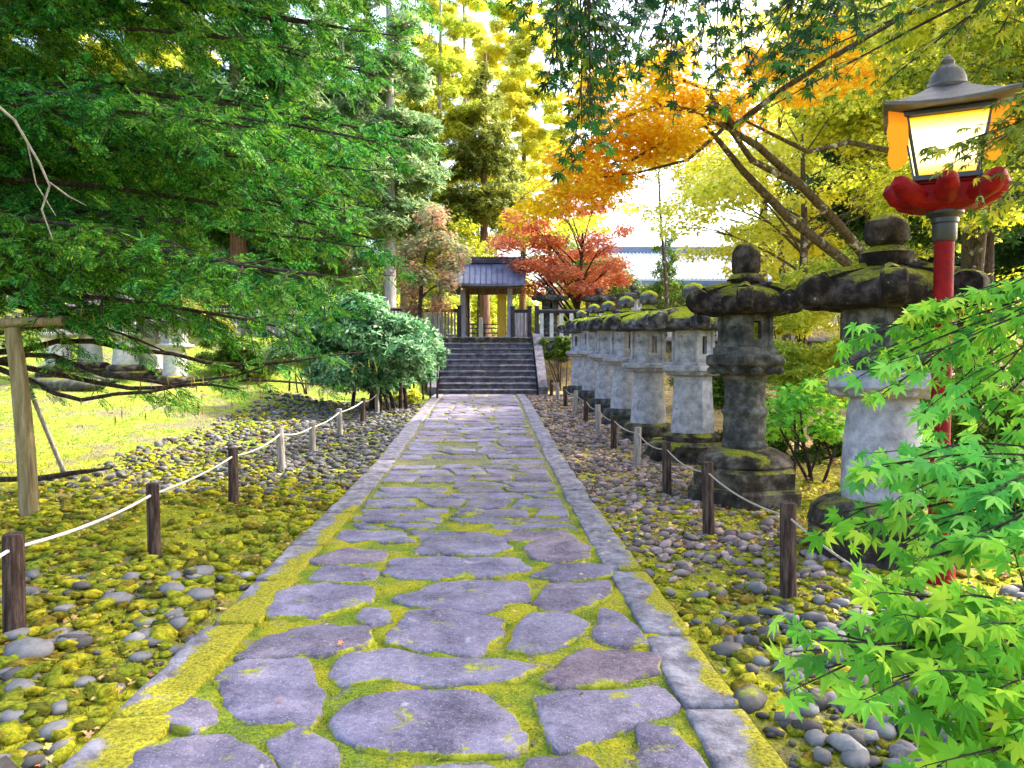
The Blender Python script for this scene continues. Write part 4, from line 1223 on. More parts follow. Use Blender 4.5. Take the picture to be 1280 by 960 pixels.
LM['yellow'] = mat_leaf('yellow_leaves', G_((0, (.46, .44, .02)), (.4, (.78, .70, .03)), (.8, (.88, .82, .10)), (1, (.88, .85, .40))), .62,
                        patch=G_((0, (.28, .34, .03)), (.5, (.54, .60, .05)), (1, (.80, .78, .16))), patch_scale=.45)
LM['orange'] = mat_leaf('orange_leaves', G_((0, (.80, .32, .012)), (.4, (.90, .54, .02)), (.8, (.92, .68, .04)), (1, (.92, .80, .12))), .66,
                        patch=G_((0, (.62, .40, .01)), (.5, (.86, .62, .015)), (1, (.88, .78, .06))), patch_scale=.6)
LM['red'] = mat_leaf('red_maple_leaves', G_((0, (.40, .07, .03)), (.4, (.72, .18, .08)), (.8, (.84, .32, .16)), (1, (.86, .50, .28))), .58,
                     patch=G_((0, (.42, .11, .05)), (.5, (.66, .24, .13)), (1, (.80, .42, .20))), patch_scale=.8)
LM['dusky'] = mat_leaf('dusky_pink_leaves', G_((0, (.26, .12, .07)), (.5, (.50, .26, .16)), (1, (.62, .46, .28))), .45,
                       patch=G_((0, (.14, .20, .10)), (.6, (.30, .34, .16)), (1, (.5, .42, .25))), patch_scale=.8)
LM['maple_dark'] = mat_leaf('dark_maple_leaves', G_((0, (.008, .04, .014)), (.5, (.02, .09, .02)), (.85, (.05, .16, .018)), (.95, (.20, .26, .02)), (1, (.5, .36, .03))), .35)
LM['maple_bright'] = mat_leaf('bright_maple_leaves', G_((0, (.07, .24, .02)), (.35, (.16, .46, .03)), (.7, (.30, .60, .04)), (1, (.52, .66, .05))), .5,
                              patch=G_((0, (.06, .30, .05)), (.5, (.16, .56, .08)), (1, (.34, .68, .10))), patch_scale=1.3)
LM['maple_olive'] = mat_leaf('olive_maple_leaves', G_((0, (.05, .09, .01)), (.5, (.16, .24, .02)), (1, (.46, .42, .03))), .45)
LM['bush'] = mat_leaf('bush_leaves', G_((0, (.03, .11, .04)), (.35, (.10, .28, .10)), (.75, (.26, .48, .22)), (1, (.55, .68, .48))), .4, rough=.4)
LM['hedge'] = mat_leaf('low_green_plants', G_((0, (.02, .06, .015)), (.5, (.08, .18, .02)), (1, (.30, .36, .04))), .35)
LM['drymoss'] = mat_leaf('hanging_moss', G_((0, (.16, .14, .02)), (1, (.34, .28, .04))), .3)

def bezier(a, b, c, n=8):
    return [a * (1 - t) ** 2 + b * 2 * t * (1 - t) + c * t * t for t in [i / n for i in range(n + 1)]]

def crown_mesh(name, clumps, T, n, size, mat, parent, up=.75, fwd=None, jsize=.3, flat=None):
    """clumps: list of (centre, radii)"""
    C = np.array([c[0] for c in clumps]); Rr = np.array([c[1] for c in clumps])
    w = (Rr.prod(axis=1)) ** (2 / 3); w /= w.sum()
    k = RNG.choice(len(C), size=n, p=w)
    d = unit(RNG.normal(size=(n, 3))); rad = RNG.uniform(.25, 1, (n, 1)) ** .5
    rad = rad * (1 + .18 * RNG.normal(size=(n, 1)))
    pos = C[k] + d * rad * Rr[k]
    nrm = d * np.array([.6, .6, .45]) + np.array([0, 0, up]) + RNG.normal(scale=.38, size=(n, 3))
    rot = frames(nrm, d + RNG.normal(scale=.7, size=(n, 3)))
    return scatter_mesh(name, T, pos, rot, size * (1 + RNG.uniform(-jsize, jsize, n)), mat, parent)

def trunk_mesh(base, top, r0, r1, clumps, mat, parent, n_limb=20, attach=(.3, .95), wob=.15, limb_r=.3, rise=.4):
    b = MB(); base, top = Vector(base), Vector(top)
    n = 12; P = []
    ph = random.uniform(0, 6)
    for i in range(n + 1):
        u = i / n; p = base.lerp(top, u)
        p += Vector((math.sin(u * 5 + ph), math.cos(u * 4 + ph * 2), 0)) * wob * u * (1 - u * .4)
        P.append(p)
    rad = [r0 * (1.35 if i == 0 else 1) * (1 - i / n) + r1 * (i / n) for i in range(n + 1)]
    b.tube(P, rad, 12, jit=.05)
    b.build('trunk', mat, parent, True)
    l = MB()
    order = sorted(range(len(clumps)), key=lambda i: -np.prod(clumps[i][1]))[:n_limb]
    for i in order:
        c = Vector(clumps[i][0])
        u = (c.z - rise * (Vector((c.x, c.y, 0)) - Vector((base.x, base.y, 0))).length - base.z) / max(.1, top.z - base.z)
        u = min(max(u, attach[0]), attach[1]); f = u * n; k = min(int(f), n - 1)
        s = P[k].lerp(P[k + 1], f - k)
        mid = s.lerp(c, .5) + Vector((random.uniform(-.15, .15), random.uniform(-.15, .15), .12 * (c - s).length))
        rr = max(r1, rad[k]) * limb_r
        pts = bezier(s, mid, c, 7)
        l.tube(pts, [rr * (1 - .85 * j / 7) + .004 for j in range(8)], 6, jit=.05)
        for q in range(2):
            e = c + Vector((random.uniform(-1, 1) * clumps[i][1][0], random.uniform(-1, 1) * clumps[i][1][1], random.uniform(-.5, .6) * clumps[i][1][2]))
            l.tube(bezier(pts[4], pts[4].lerp(e, .5) + Vector((0, 0, .1)), e, 5), [rr * .4 * (1 - .8 * j / 5) + .003 for j in range(6)], 5)
    l.build('limbs', mat, parent, True)

def env_round(c, R3, n, cl=(.5, .8), flat=.5, shell=.35):
    o = []
    for _ in range(n):
        d = Vector((random.gauss(0, 1), random.gauss(0, 1), random.gauss(0, 1))).normalized()
        r = random.uniform(shell, .95)
        s = random.uniform(*cl)
        o.append(((c[0] + d.x * r * R3[0], c[1] + d.y * r * R3[1], c[2] + d.z * r * R3[2]), (s, s, s * flat)))
    return o

def env_cone(base, h0, h1, R0, n_tier, per=6, flat=.22, R1=.25):
    o = []
    for k in range(n_tier):
        m = max(3, int(per * 1.5 * (1 - .5 * k / n_tier)))
        for i in range(m):
            u = min(.99, max(0, (k + random.uniform(-.7, .7)) / n_tier)); z = h0 + (h1 - h0) * u; rr = R0 * (1 - u) ** .75 * random.uniform(.65, 1.2) + R1
            a = 2 * math.pi * (i + random.uniform(-.45, .45)) / m; q = rr * random.uniform(.25, .8)
            s = rr * random.uniform(.24, .42)
            o.append(((base[0] + q * math.cos(a), base[1] + q * math.sin(a), z - .2 * q), (s, s, s * flat * 1.4 + .15)))
    return o

def tree(name, label, cat, base, top, r0, clumps, T, n, size, leaf, bark, group=None, **kw):
    t = thing(name, label, cat, base, group)
    tk = {k: kw[k] for k in kw if k in ('n_limb', 'attach', 'wob', 'limb_r', 'rise')}
    ck = {k: kw[k] for k in kw if k in ('up', 'jsize')}
    trunk_mesh(base, top, r0, r0 * .22, clumps, bark, t, **tk)
    crown_mesh('crown', clumps, T, n, size, leaf, t, **ck)
    return t

# ---- left foreground conifer with long boughs reaching over the lawn
def big_conifer():
    random.seed(5)
    base = Vector((-8.3, 9.2, gz(-8.3, 9.2) - .1))
    t = thing('conifer', 'huge dark green conifer whose layered boughs fill the upper left', 'tree', base)
    b = MB(); b.tube([base, base + Vector((.1, 0, 4)), base + Vector((.0, .2, 9)), base + Vector((.1, .2, 15))], [.42, .34, .24, .08], 16, jit=.04)
    b.build('trunk', M['bark_dark'], t, True)
    br = MB(); P, X, S = [], [], []
    targets = []
    # right-hand edge of the crown in the photo: row -> furthest px
    def edge(py): return float(np.interp(py, [-260, 0, 60, 130, 190, 250, 330, 380, 430], [560, 560, 530, 545, 500, 470, 470, 400, 330]))
    for k in range(58):
        py = random.uniform(-260, 412); D = random.uniform(6.2, 11.8)
        px = edge(py) - (random.uniform(0, 60) if k % 2 else random.uniform(40, 330))
        targets.append(at(px, py, D))
    for px, py, D in [(395, 487, 9.6), (330, 470, 8.6), (455, 452, 10.6), (300, 500, 8.2), (210, 425, 8.8), (120, 395, 7.5), (60, 400, 7.6), (250, 392, 9.5)]:
        targets.append(at(px, py, D))
    for i, e in enumerate(targets):
        low = i >= 58
        hz = e.z + random.uniform(.3, 1.0) if not low else e.z + .35
        s = base + Vector((0.1, 0, 0)); s.z = max(1.7, hz - base.z * 0)
        mid = s.lerp(e, .5) + Vector((0, 0, random.uniform(.25, .6) if not low else -.1))
        n = 16; pts = bezier(s, mid, e, n)
        if low:
            w_ = random.uniform(0, 6); pts = [p + Vector((0, .16 * math.sin(j * .9 + w_) + random.uniform(-.04, .04), .11 * math.sin(j * .75 + w_ * 2) + random.uniform(-.035, .035))) for j, p in enumerate(pts)]
        L_ = (e - s).length; r0 = .012 + .0048 * L_ + (.01 if low else 0)
        br.tube(pts, [r0 * (1 - .85 * j / n) + .003 for j in range(n + 1)], 7, jit=.08)
        d = (e - s).normalized(); side = d.cross(Vector((0, 0, 1))).normalized()
        nb = int(L_ / .20)
        for j in range(2, nb + 1):
            u = j / nb; p = pts[min(int(u * n), n)]
            if u < .30 and random.random() < .6: continue
            if low and random.random() < .72: continue
            for sg in (-1, 1):
                bl = random.uniform(.45, .95) * (1.1 - .45 * u) * (.6 if low else 1)
                dr = (d * random.uniform(.3, .9) + side * sg * random.uniform(.5, 1.0) + Vector((0, 0, random.uniform(-.75, .25)))).normalized()
                q = p + dr * bl + Vector((0, 0, -.08 * bl))
                br.tube([p, p.lerp(q, .5) + Vector((0, 0, .03)), q], [.008, .006, .003], 4)
                m = int(bl / .085)
                for a in range(1, m + 1):
                    v = a / m; c = p.lerp(q, v)
                    for s2 in (-1, 1):
                        if a == m and s2 == 1: dd = dr
                        else: dd = (dr * .8 + dr.cross(Vector((0, 0, 1))).normalized() * s2 * .7 + Vector((random.uniform(-.3, .3), random.uniform(-.3, .3), random.uniform(-.75, .35)))).normalized()
                        if random.random() < .26: continue
                        P.append(c); X.append(dd); S.append(random.uniform(.17, .27))
    br.build('boughs', M['bark_dark'], t, True)
    P = np.array([p[:] for p in P]); X = np.array([x[:] for x in X]); S = np.array(S)
    nrm = np.tile(np.array([0, -.15, .85]), (len(P), 1)) + RNG.normal(scale=.55, size=(len(P), 3))
    h = len(P) // 2
    parts = []
    for T, sl in ((SPRAYS[0], slice(0, h)), (SPRAYS[1], slice(h, None))):
        # keep x axis exactly along the twig
        x = X[sl]; n_ = nrm[sl]; y = unit(np.cross(n_, x)); z = np.cross(x, y)
        parts.append(scatter(T, P[sl], np.stack([x, y, z], 2), S[sl]))
    V, Fs = merge(parts); np_mesh('foliage', V, Fs, LM['conifer'], t)
    print('conifer sprays', len(P))
    # curtains of dry moss under the lowest boughs
    pos = []
    for e in targets[58:]:
        for _ in range(22): pos.append((e.x + random.uniform(-1.6, .2), e.y + random.uniform(-.4, .4), e.z + random.uniform(-.12, .08)))
    pos = np.array(pos); fw = np.tile([0, 0, -1.0], (len(pos), 1)) + RNG.normal(scale=.12, size=(len(pos), 3))
    hm = scatter_mesh('hanging_moss', leaf_oval(1, .10), pos, frames(RNG.normal(size=(len(pos), 3)) * [1, 1, .1], fw), RNG.uniform(.06, .16, len(pos)), LM['drymoss'], t); hm['kind'] = 'stuff'
    # bare pale twig
    tw = MB()
    tw.tube([at(18, 150, 5.9), at(50, 205, 5.9), at(62, 232, 5.9), at(52, 262, 5.9), at(66, 300, 5.9)], [.010, .009, .008, .007, .004], 6)
    tw.tube([at(62, 228, 5.9), at(85, 245, 5.9), at(108, 257, 5.9)], [.007, .006, .003], 6)
    tw.tube([at(34, 178, 5.9), at(45, 230, 5.9), at(70, 270, 5.9)], [.006, .005, .003], 6)
    tw.tube([at(-20, 118, 5.9), at(18, 150, 5.9)], [.011, .010], 6)
    tw.build('bare_twig', M['twig_pale'], t, True)
big_conifer()

# ---- green bush left of the steps
def bush():
    random.seed(8)
    c = at(462, 440, 18.2); g = gz(c.x, c.y)
    t = thing('bush', 'rounded blue-green broadleaf bush left of the stone steps', 'bush', (c.x, c.y, g))
    cl = []
    for k in range(60):
        px = random.uniform(395, 530); py = random.uniform(372, 476)
        if py < 385 + max(0, px - 480) * .9 - 5: py = 385 + max(0, px - 480) * .9 + random.uniform(0, 30)
        if px > 500 and py > 470: py = 455
        D = random.uniform(17.0, 20.0); p = at(px, py, D); s = random.uniform(.30, .5)
        cl.append((tuple(p), (s, s, s * .62)))
    l = MB()
    for k in range(9):
        b0 = Vector((c.x + random.uniform(-.7, .9), c.y + random.uniform(-.6, .6), g - .1)); e = Vector(cl[k * 6][0])
        l.tube(bezier(b0, Vector((b0.x, b0.y, (g + e.z) / 2 + .2)), e, 8), [.055 * (1 - .7 * j / 8) for j in range(9)], 7, jit=.06)
    l.build('stems', M['bark_dark'], t, True)
    crown_mesh('foliage', cl, CLUST, 9500, .16, LM['bush'], t, up=.6)
    # a low thin-stemmed shrub between the bush and the steps
    c2 = at(520, 470, 21.5); g2 = gz(c2.x, c2.y)
    t2 = thing('bush', 'small dark shrub on thin stems squeezed between the bush and the steps', 'bush', (c2.x, c2.y, g2))
    cl2 = env_round((c2.x, c2.y, g2 + 1.2), (.8, .7, .5), 14, (.22, .4), .7)
    l = MB()
    for k in range(7):
        b0 = Vector((c2.x - .6 + .2 * k, c2.y + random.uniform(-.3, .3), g2 - .1)); l.tube([b0, b0 + Vector((random.uniform(-.1, .1), 0, 1.1))], [.035, .015], 6)
    l.build('stems', M['bark_dark'], t2, True)
    crown_mesh('foliage', cl2, CLUST, 1400, .12, LM['bush'], t2)
bush()

# ---- red maple by the gate
def red_maple():
    random.seed(12)
    base = (at(722, 400, 31).x, 31.0, TOP_Z - .05)
    cl = []
    for px, py, rx in [(700, 262, 60), (660, 282, 50), (740, 258, 40), (770, 290, 24), (640, 305, 40), (690, 300, 46), (730, 320, 50), (765, 330, 32), (700, 345, 46), (660, 335, 40),
                       (720, 362, 46), (680, 372, 30), (750, 300, 40), (625, 330, 24), (705, 240, 26), (775, 352, 20), (690, 325, 36), (640, 270, 20), (735, 345, 40), (668, 355, 30)]:
        for _ in range(2):
            D = random.uniform(29.3, 32.6); p = at(px + random.uniform(-10, 10), py + random.uniform(-6, 6), D); s = rx / 950 * D * .62
            cl.append((tuple(p), (s, s, random.uniform(.18, .42))))
    t = thing('maple_tree', 'spreading red autumn maple behind the fence right of the gate', 'tree', base)
    trunk_mesh(base, (base[0] + .1, 31, 6.6), .13, .04, cl, M['bark_dark'], t, n_limb=26, attach=(.08, .85), limb_r=.45, rise=.9)
    crown_mesh('crown', cl, LEAF5, 16000, .15, LM['red'], t, up=1.1)
red_maple()

# ---- orange maple leaning in from the right
def orange_maple():
    random.seed(14)
    base = Vector((5.9, 11.5, gz(5.9, 11.5) - .1))
    t = thing('maple_tree', 'leaning maple with orange leaves and lichen-spotted limbs behind the near lantern', 'tree', base)
    tr = MB()
    A = [base, base + Vector((-.15, 0, 1.3)), at(1090, 330, 11.2), at(1040, 272, 10.6), at(1000, 230, 10.2), at(950, 185, 9.8), at(915, 163, 9.4), at(870, 140, 9.0)]
    tr.tube(A, [.18, .125, .085, .065, .055, .046, .034, .02], 12, jit=.06)
    tr.build('trunk', M['bark'], t, True)
    lm = MB()
    for pts, r in [([at(1060, 330, 11.0), at(985, 272, 10.4), at(930, 215, 10.0), at(900, 178, 9.6), at(880, 155, 9.2)], .07),
                   ([at(1000, 232, 10.2), at(940, 200, 9.7), at(905, 150, 9.3), at(850, 165, 9.0), at(790, 200, 8.8)], .045),
                   ([at(912, 162, 9.4), at(980, 110, 8.6), at(1060, 60, 7.6), at(1130, 20, 6.8), at(1210, -10, 6.0)], .035),
                   ([at(1130, 192, 10.6), at(1060, 178, 10.0), at(1010, 190, 9.8), at(960, 165, 9.5), at(930, 150, 9.2)], .04),
                   ([at(870, 140, 9.0), at(820, 130, 8.8), at(770, 150, 8.6), at(730, 190, 8.5), at(690, 225, 8.6)], .025),
                   ([at(905, 160, 9.3), at(860, 200, 9.1), at(800, 215, 9.0), at(730, 225, 9.0)], .02),
                   ([at(920, 160, 9.3), at(880, 110, 9.0), at(800, 80, 8.6), at(730, 95, 8.4)], .03)]:
        lm.tube(pts, [r * (1 - .8 * i / (len(pts) - 1)) + .004 for i in range(len(pts))], 8, jit=.08)
    lm.build('limbs', M['bark'], t, True)
    cl = []
    for px, py, rx, D in [(760, 100, 50, 8.6), (810, 130, 60, 8.8), (850, 110, 50, 9), (780, 160, 60, 8.8), (740, 190, 50, 8.7), (820, 175, 55, 9), (720, 225, 45, 9), (690, 250, 36, 9.2), (860, 150, 50, 9),
                          (900, 120, 46, 9.2), (940, 80, 50, 9), (770, 210, 44, 9.1), (700, 200, 30, 8.8), (980, 70, 46, 8.4), (840, 70, 44, 8.8), (1020, 40, 50, 8), (650, 265, 22, 9.4), (730, 130, 30, 8.4), (1060, 90, 46, 8.6), (1000, 120, 40, 9), (790, 185, 50, 9.4), (850, 180, 46, 9.6), (760, 235, 40, 9.5), (830, 90, 46, 9.6), (920, 150, 40, 9.8)]:
        for _ in range(3):
            p = at(px + random.uniform(-14, 14), py + random.uniform(-10, 10), D + random.uniform(-.5, .5)); s = rx / 950 * D * .8
            cl.append((tuple(p), (s, s, random.uniform(.10, .26))))
    crown_mesh('crown', cl, LEAF5, 16000, .080, LM['orange'], t, up=1.2)
orange_maple()

# ---- yellow trees and shrubs right of the lanterns
random.seed(17)
def yellow_tree(px, D, zc, R3, n, label, leaf='yellow', size=.10, bark='bark', ncl=34, cl=(.5, .9), r0=.16, flat=.35, T=None, name='maple_tree', topz=None, group=None):
    x = at(px, 450, D).x; base = (x, D, gz(x, D) - .1)
    c = (x, D, zc)
    tree(name, label, 'tree', base, (x + random.uniform(-.5, .5), D, topz or zc + R3[2] * .5), r0, env_round(c, R3, ncl, cl, flat), T or LEAF5, n, size, LM[leaf], M[bark], group, n_limb=22)
yellow_tree(1000, 16.5, 5.2, (3.6, 3, 2.5), 15000, 'bright yellow-green maple rising behind the ringed lantern', 'yellow', .11, ncl=44)
yellow_tree(1200, 13.0, 4.6, (2.6, 2.2, 2.5), 12000, 'yellow-green maple behind the red lamp at the right edge', 'yellowgreen', .10, ncl=36)
yellow_tree(1330, 9.5, 5.0, (1.9, 1.9, 2.0), 7000, 'olive-leaved maple at the right edge above the lamp', 'maple_olive', .09, ncl=26)
yellow_tree(985, 24.0, 7.6, (3.6, 3, 3.2), 12000, 'pale yellow tree above and behind the ringed lantern', 'yellow', .13, ncl=30)
yellow_tree(1130, 24.0, 8.0, (4.5, 3, 4.5), 14000, 'tall yellow tree behind the nearest lantern, far right', 'yellowgreen', .15, ncl=44, cl=(.7, 1.3), r0=.22)
yellow_tree(950, 34.0, 13.5, (4.8, 3.5, 4.5), 12000, 'high pale yellow crown above the hall roof', 'yellow', .17, ncl=44, cl=(.7, 1.3), r0=.26)

yellow_tree(835, 31.0, 9.3, (3.2, 2, 2.6), 4200, 'sparse backlit yellow crown hanging over the pale hall roof', 'yellow', .16, ncl=34, cl=(.5, .9), r0=.09)
def shrub(px, py, D, R3, n, label, leaf, size, T=CLUST, bark='bark_dark', stems=6, name='shrub'):
    c = at(px, py, D); g = gz(c.x, c.y)
    t = thing(name, label, 'shrub', (c.x, c.y, g))
    cl = env_round((c.x, c.y, c.z), R3, 18, (min(R3) * .35, min(R3) * .6), .6)
    l = MB()
    for k in range(stems):
        e = Vector(cl[k][0]); b0 = Vector((c.x + random.uniform(-.3, .3) * R3[0], c.y + random.uniform(-.3, .3) * R3[1], g - .05))
        l.tube(bezier(b0, (b0 + e) / 2 + Vector((random.uniform(-.2, .2), 0, .2)), e, 7), [.022 * (1 - .7 * j / 7) for j in range(8)], 6)
    l.build('stems', M[bark], t, True)
    crown_mesh('foliage', cl, T, n, size, LM[leaf], t, up=.8)
shrub(1010, 460, 12.0, (1.0, .8, 1.1), 2300, 'yellowing twiggy shrub between the ringed lantern and the big lantern', 'yellowgreen', .10)
shrub(985, 395, 13.5, (1.1, .8, .8), 1500, 'pale yellow shrub behind the ringed lantern cap', 'yellow', .11)
shrub(1010, 510, 9.4, (.65, .5, .55), 900, 'green maple sapling behind the moss bed right of the ringed lantern', 'maple_bright', .11, LEAF7)
shrub(1250, 520, 8.8, (1.3, .8, .9), 2500, 'dark low shrub behind the red lamp post', 'hedge', .10)
shrub(1010, 555, 10.8, (1.6, .5, .35), 2000, 'dark low hedge along the back of the moss bed', 'hedge', .08)
shrub(905, 470, 19.0, (1.6, 1, .9), 2200, 'dull green shrub seen between the lantern shafts', 'hedge', .14)
shrub(700, 438, 26.3, (.9, .35, .55), 900, 'dark green ivy shrub hanging on the boulder wall', 'hedge', .13)
shrub(515, 497, 20.4, (.55, .4, .18), 420, 'low lime-green shrub at the path edge near the steps', 'yellow', .10, stems=3)
shrub(845, 560, 11.8, (.5, .5, .12), 500, 'leafy green tuft at the foot of the eight-sided lantern', 'maple_bright', .08, stems=3)

shrub(300, 440, 23.5, (1.5, .8, .7), 2200, 'dull green shrub at the foot of the bank, just left of the round bush', 'hedge', .15)
shrub(372, 425, 22.0, (1.2, .8, .9), 2400, 'grey-green shrub peeping out behind the left side of the round bush', 'cedar_blue', .14)
shrub(240, 400, 26.5, (1.8, .8, .9), 2200, 'olive shrub in front of the picket fence, seen through the low boughs', 'olive', .16)
for i, (px, D, s_) in enumerate([(62, 18.6, .55), (98, 18.3, .75), (128, 18.9, .5)]):
    q = at(px, 485, D); V, Fs = ico(3, .05, .5)
    V = V * np.array([s_ * 1.6, s_, s_ * 1.1]) * (1 + .35 * (vnoise(V[:, 0] * 4 + i, V[:, 1] * 4 + V[:, 2] * 5, 60 + i) - .5))[:, None]
    o = np_mesh('rock', V, Fs, M['wall_stone'], None, shade=False); o.location = (q.x, D, gz(q.x, D) + s_ * .12)
    tag(o, ['small dark rock left of the biggest rock before the far lanterns', 'biggest dark rock lying in front of the far left lanterns', 'dark rock to the right of the biggest rock by the far left lanterns'][i], 'rock', 'rocks beside the far left lanterns')
# dusky pink maple left of the gate
random.seed(19)
x = at(548, 300, 27).x
cl = []
for px, py, rx in [(560, 330, 26), (545, 300, 30), (530, 345, 26), (560, 352, 22), (520, 310, 26), (540, 270, 28), (575, 318, 16), (515, 360, 22), (500, 330, 24), (550, 380, 18), (525, 385, 20)]:
    for _ in range(2):
        D = random.uniform(26.2, 28.6); p = at(px + random.uniform(-8, 8), py, D); s = rx / 950 * D * .7; cl.append((tuple(p), (s, s, .42)))
tree('maple_tree', 'dusky pink maple overlapping the left end of the gate roof', 'tree', (x - .8, 27.4, TOP_Z - .1), (x - .3, 27.4, 6.6), .10, cl, LEAF5, 7500, .14, LM['dusky'], M['bark_dark'], n_limb=16, up=1.1)

# ---- woodland behind
random.seed(23)
def conifer_tree(px, D, h, R0, n, label, leaf, bark, r0=.28, h0=.25, size=.3, T=None, per=6, tiers=12, group=None, name='cedar_tree'):
    x = at(px, 450, D).x; z = gz(x, D)
    cl = env_cone((x, D), z + h * h0, z + h, R0, tiers, per)
    tree(name, label, 'tree', (x, D, z - .2), (x, D, z + h), r0, cl, T or CLUST, n, size, LM[leaf], M[bark], group, n_limb=26, wob=.1, rise=-.1, limb_r=.18)
conifer_tree(488, 34, 19, 3.0, 6500, 'tall blue-green cedar left of the gate with pale trunks showing', 'cedar_blue', 'bark_grey', .30, .28)
conifer_tree(606, 40, 15, 3.0, 4200, 'cedar with reddish brown trunk above the gate roof', 'olive', 'bark_red', .30, .46, .28)
conifer_tree(430, 38, 20, 3.6, 7000, 'dark cedar behind the boughs, left of the bluish one', 'cedar_blue', 'bark_grey', .36, .30, .32)
for px_, D_, zc_, R3_, n_, lb_, lf_, bk_ in [
        (652, 50, 17, (3.0, 2.4, 9.5), 9000, 'airy pale larch with sparse yellow sprays against the white sky', 'yellow', 'bark_red'),
        (585, 58, 22, (4.2, 3.0, 12.0), 12000, 'tallest yellow-green tree above the gate', 'yellow', 'bark_grey'),
        (545, 40, 14, (2.6, 2.4, 8.0), 9000, 'tall yellow tree over the pink maple, left of the gate', 'yellowgreen', 'bark_grey'),
        (700, 66, 25, (4.6, 3.0, 11.0), 9000, 'far thin-leaved pale tree above the red maple', 'yellowgreen', 'bark_grey')]:
    yellow_tree(px_, D_, zc_, R3_, n_, lb_, lf_, .26 if D_ > 45 else .2, bk_, ncl=80, cl=(.55, 1.1), flat=.35, r0=.26, T=CLUST, name='broadleaf_tree', topz=zc_ + R3_[2] * .8)
conifer_tree(832, 38, 6.3, 1.5, 1300, 'small thin bare-looking fir in front of the white hall roof', 'hedge', 'bark_grey', .10, .15, .20, per=5, name='fir_tree')
conifer_tree(505, 58, 26, 4.2, 6500, 'pale green cedar far back between the bluish cedars', 'cedar_blue', 'bark_grey', .3, .2, .42)
yellow_tree(600, 47, 9.0, (6.5, 3, 3.2), 9000, 'broad yellow-green tree in the wood right behind the gate', 'yellowgreen', .26, ncl=36, cl=(.9, 1.6), name='broadleaf_tree', r0=.25)
yellow_tree(690, 62, 14, (7, 4, 4.5), 8000, 'pale yellow tree far behind the red maple', 'yellow', .34, ncl=30, cl=(1.1, 1.9), name='broadleaf_tree', r0=.28)
yellow_tree(550, 38, 6.6, (3.6, 2.5, 2.4), 7000, 'low green tree left behind the gate roof', 'yellowgreen', .20, ncl=26, cl=(.7, 1.2), name='broadleaf_tree', r0=.2)
yellow_tree(740, 44, 6.5, (3.5, 2.5, 1.7), 6000, 'low green tree behind the red maple', 'hedge', .2, ncl=24, cl=(.7, 1.2), name='broadleaf_tree', r0=.2)
# trunks of cedars in the left background
for i, (px, D, r, bk, lf) in enumerate([(60, 33, .34, 'bark_grey', 'fir_dark'), (170, 36, .36, 'bark_red', 'yellowgreen'), (300, 31, .36, 'bark_red', 'fir_dark'), (355, 36, .30, 'bark_grey', 'cedar_blue'), (400, 45, .34, 'bark_red', 'cedar_blue'), (240, 44, .36, 'bark_grey', 'yellowgreen'), (120, 48, .34, 'bark_red', 'yellow'), (-20, 42, .34, 'bark_grey', 'yellowgreen'), (20, 58, .34, 'bark_grey', 'cedar_blue'), (320, 58, .4, 'bark_grey', 'yellow')]):
    conifer_tree(px, D, 22 + (i * 37 % 5), 3.8, 6000, 'tall cedar glimpsed through the boughs in the left background', lf, bk, r, .16, .36, group='cedars behind the lawn at left')
for i, (px, D, lf) in enumerate([(1060, 48, 'yellowgreen'), (1160, 40, 'fir_dark'), (1250, 46, 'yellowgreen'), (1330, 34, 'fir_dark'), (1000, 62, 'yellow'), (1400, 50, 'yellowgreen')]):
    conifer_tree(px, D, 24 + (i * 53 % 6), 4.6, 6500, 'tall conifer of the right background wood behind the yellow maples', lf, 'bark_red', .34, .10, .42, group='conifers behind the right side')
for i, (px, D, lf) in enumerate([(1090, 20.5, 'fir_dark'), (1230, 18, 'fir_dark')]):
    conifer_tree(px, D, 14, 2.2, 5200, ['dark fir standing behind the yellow maples, left of the lamp', 'dark fir standing right behind the red lamp roof'][i], lf, 'bark_dark', .2, .35, .26, name='fir_tree')
# low wood edge on the horizon
P = []
for k in range(46):
    a = k / 45; x = -90 + 180 * a; D = 84 + 12 * math.sin(k * 1.7)
    P.append(((x, D, gz(x, D) + 2.6 + 1.6 * math.sin(k * 2.3)), (4.2, 3, 3.6 + 1.0 * math.sin(k * 1.3))))
wood = crown_mesh('woodland_edge', P, CLUST, 26000, .75, LM['yellowgreen'], None)
tag(wood, 'hazy mass of far yellow-green woodland closing the view', 'woodland', kind='stuff')

# added yellow-green trees along the right, put in to shade the path
random.seed(29)
for i, (x, y, zc, R3, n) in enumerate([(8.6, 1.2, 8.4, (2.8, 2.4, 4.4), 14000), (8.4, 5.4, 8.4, (2.7, 2.4, 4.4), 15000), (8.3, 9.3, 8.4, (2.6, 2.3, 4.2), 15000), (8.5, 13.2, 8.6, (2.5, 2.3, 4.0), 14000), (8.8, 17.2, 8.8, (2.4, 2.0, 3.8), 12000)]):
    base = (x, y, gz(x, y) - .1)
    tree('maple_tree', 'tall yellow-green tree added right of the path to shade it', 'tree', base, (x, y, zc + 1), .2, env_round((x, y, zc), R3, 60, (.55, .95), .5), LEAF5, n, .17, LM['yellow' if i % 2 else 'yellowgreen'], M['bark'], 'added shade trees beside the path at right', n_limb=20)

